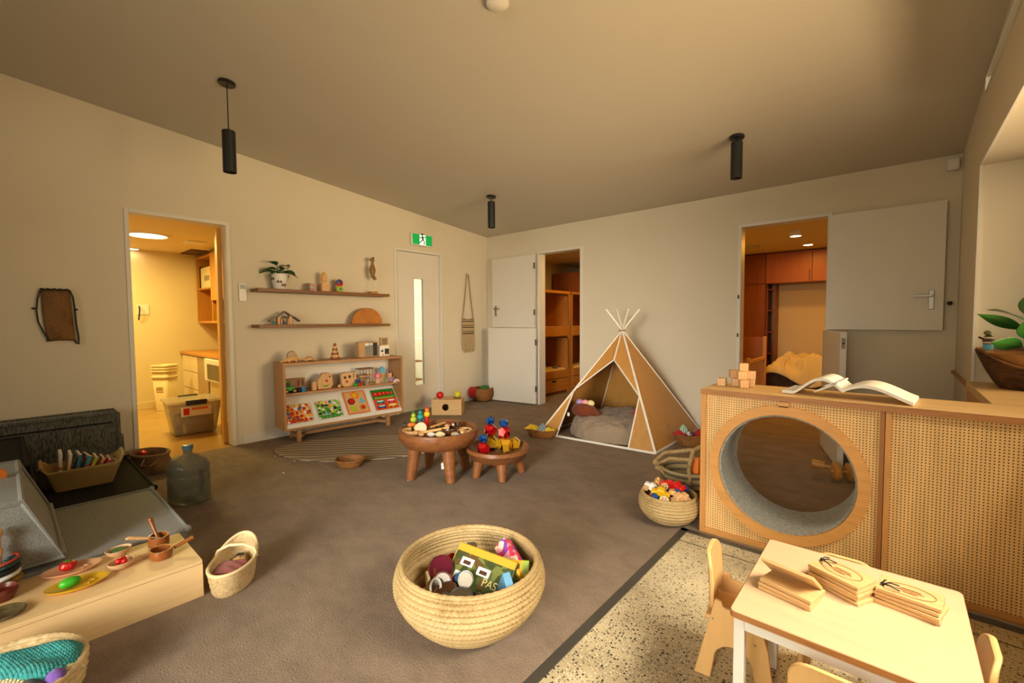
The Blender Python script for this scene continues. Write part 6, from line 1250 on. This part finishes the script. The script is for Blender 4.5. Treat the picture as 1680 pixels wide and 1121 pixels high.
# moses basket with doll
DR = math.radians(142)
t = thing('doll_basket', 'small pale woven oval doll basket with a hood and handle, right of the bench', 'basket', (2.478, -4.192, 0), DR)
pr = [(.001, 0), (.80, .0), (.88, .03), (.94, .07), (1.0, .105)]
def hood(a, j): return 1
N = 56; vs = []; fs = []; M_ = 16
for i in range(N):
    a = 2*PI*i/N; top = .105+.06*max(0, math.cos(a))**1.5
    for j in range(M_+1):
        z = top*j/M_; r = .8+.2*(z/.12)**.7+.02*math.sin(j*1.57+PI*(i % 2)); vs.append((.135*r*math.cos(a), .085*r*math.sin(a), z))
for i in range(N):
    k = (i+1) % N
    for j in range(M_): fs.append((i*(M_+1)+j, k*(M_+1)+j, k*(M_+1)+j+1, i*(M_+1)+j+1))
fs.append(tuple(i*(M_+1) for i in range(N)))
G().add(vs, fs).obj('woven_body', M_STRAW2, t, solid=.006, angle=80)
rimpts = [(.135*(.8+.2*((.105+.06*max(0, math.cos(2*PI*i/56))**1.5)/.12)**.7)*math.cos(2*PI*i/56), .085*(.8+.2*((.105+.06*max(0, math.cos(2*PI*i/56))**1.5)/.12)**.7)*math.sin(2*PI*i/56), .105+.06*max(0, math.cos(2*PI*i/56))**1.5) for i in range(56)]
G().tube(rimpts, .007, 8, True).obj('rim', C('pale_cane', '#e0cb9c', .5), t)
G().tube([(.03, -.088, .10), (.035, -.075, .135), (.04, -.03, .155), (.042, .03, .155), (.038, .075, .135), (.03, .088, .10)], .006, 8).obj('handle', C('pale_cane', ''), t)
c, s = math.cos(DR), math.sin(DR)
def dl(x, y, z): return (2.478+c*x-s*y, -4.192+s*x+c*y, z)
t = thing('doll', 'small wooden-faced doll lying in the woven doll basket', 'doll', dl(.055, .0, .07), DR); G().ball((0, 0, 0), (.035, .028, .022), 16).obj('head', M_LWOOD, t); G().box(.012, .036, -.012, .014, .012, .022).obj('hair_patch', M_BLK, t)
for y in (-.01, .01): G().ball((-.004, y, .021), .003, 6).obj('eye', M_BLK, t)
tag(G().grid(16, 12, lambda u, v: (-.085+.10*u, -.055+.11*v, .012*math.sin(PI*v)+.004*math.sin(u*14)*math.sin(v*9))).obj('doll_blanket', CLOTH('dusty_rose', '#8e4a48', 250, .12), solid=.01, loc=dl(0, 0, .083), rz=DR), 'dusty rose blanket covering the doll in the woven basket', 'blanket')
# yarn basket in the corner
coiled('yarn_basket', 'round basket of knitted blankets cut off by the lower left corner', (2.745, -4.875, 0), [(.10, .004), (.15, .02), (.175, .05), (.185, .09), (.19, .13)], 6, M_STRAW2, seg=100, stitch=30, amp=.006)
KN = STRIPES('teal_knit', ['#1f6f70', '#2c8a88', '#195c60'], 'y', .014, .95, .002)
def knit(name, label, mat, c, rx, ry, rz_, h, seed):
    rr = random.Random(seed); q = [rr.uniform(0, 6) for _ in range(3)]
    return tag(G().grid(150, 110, lambda u, v: ((u-.5)*2*rx*(1-.12*math.cos(2*PI*v)), (v-.5)*2*ry, h*(max(0, 1-(2*u-1)**4)*max(0, 1-(2*v-1)**4))**.5+.010*math.sin(5*u+q[0])*math.sin(6*v+q[1])+.0035*math.sin(u*110+v*20)*math.sin(v*85))).obj(name, mat, solid=.008, loc=c, rz=rz_, recalc=False), label, 'knitted blanket')
knit('knitted_blanket', 'teal chunky knitted blanket on top of the corner basket', CLOTH('teal_wool', '#2a8482', 90, .3), (2.75, -4.81, .125), .11, .07, .9, .045, 1)
knit('knitted_blanket', 'cream knitted blanket under the teal one in the corner basket', CLOTH('cream_wool', '#cfc39a', 120, .2), (2.80, -4.82, .11), .1, .09, .5, .03, 2)
knit('knitted_blanket', 'dark grey crochet piece at the front of the corner basket', CLOTH('grey_wool', '#4a4a48', 120, .3), (2.84, -4.80, .115), .06, .04, .3, .025, 3)
tag(G().ball((0, 0, 0), .025, 14).obj('purple_yarn', CLOTH('purple_wool', '#6a4a9a', 150, .2), loc=(2.865, -4.76, .135)), 'small purple wool tuft beside the grey crochet piece', 'yarn')
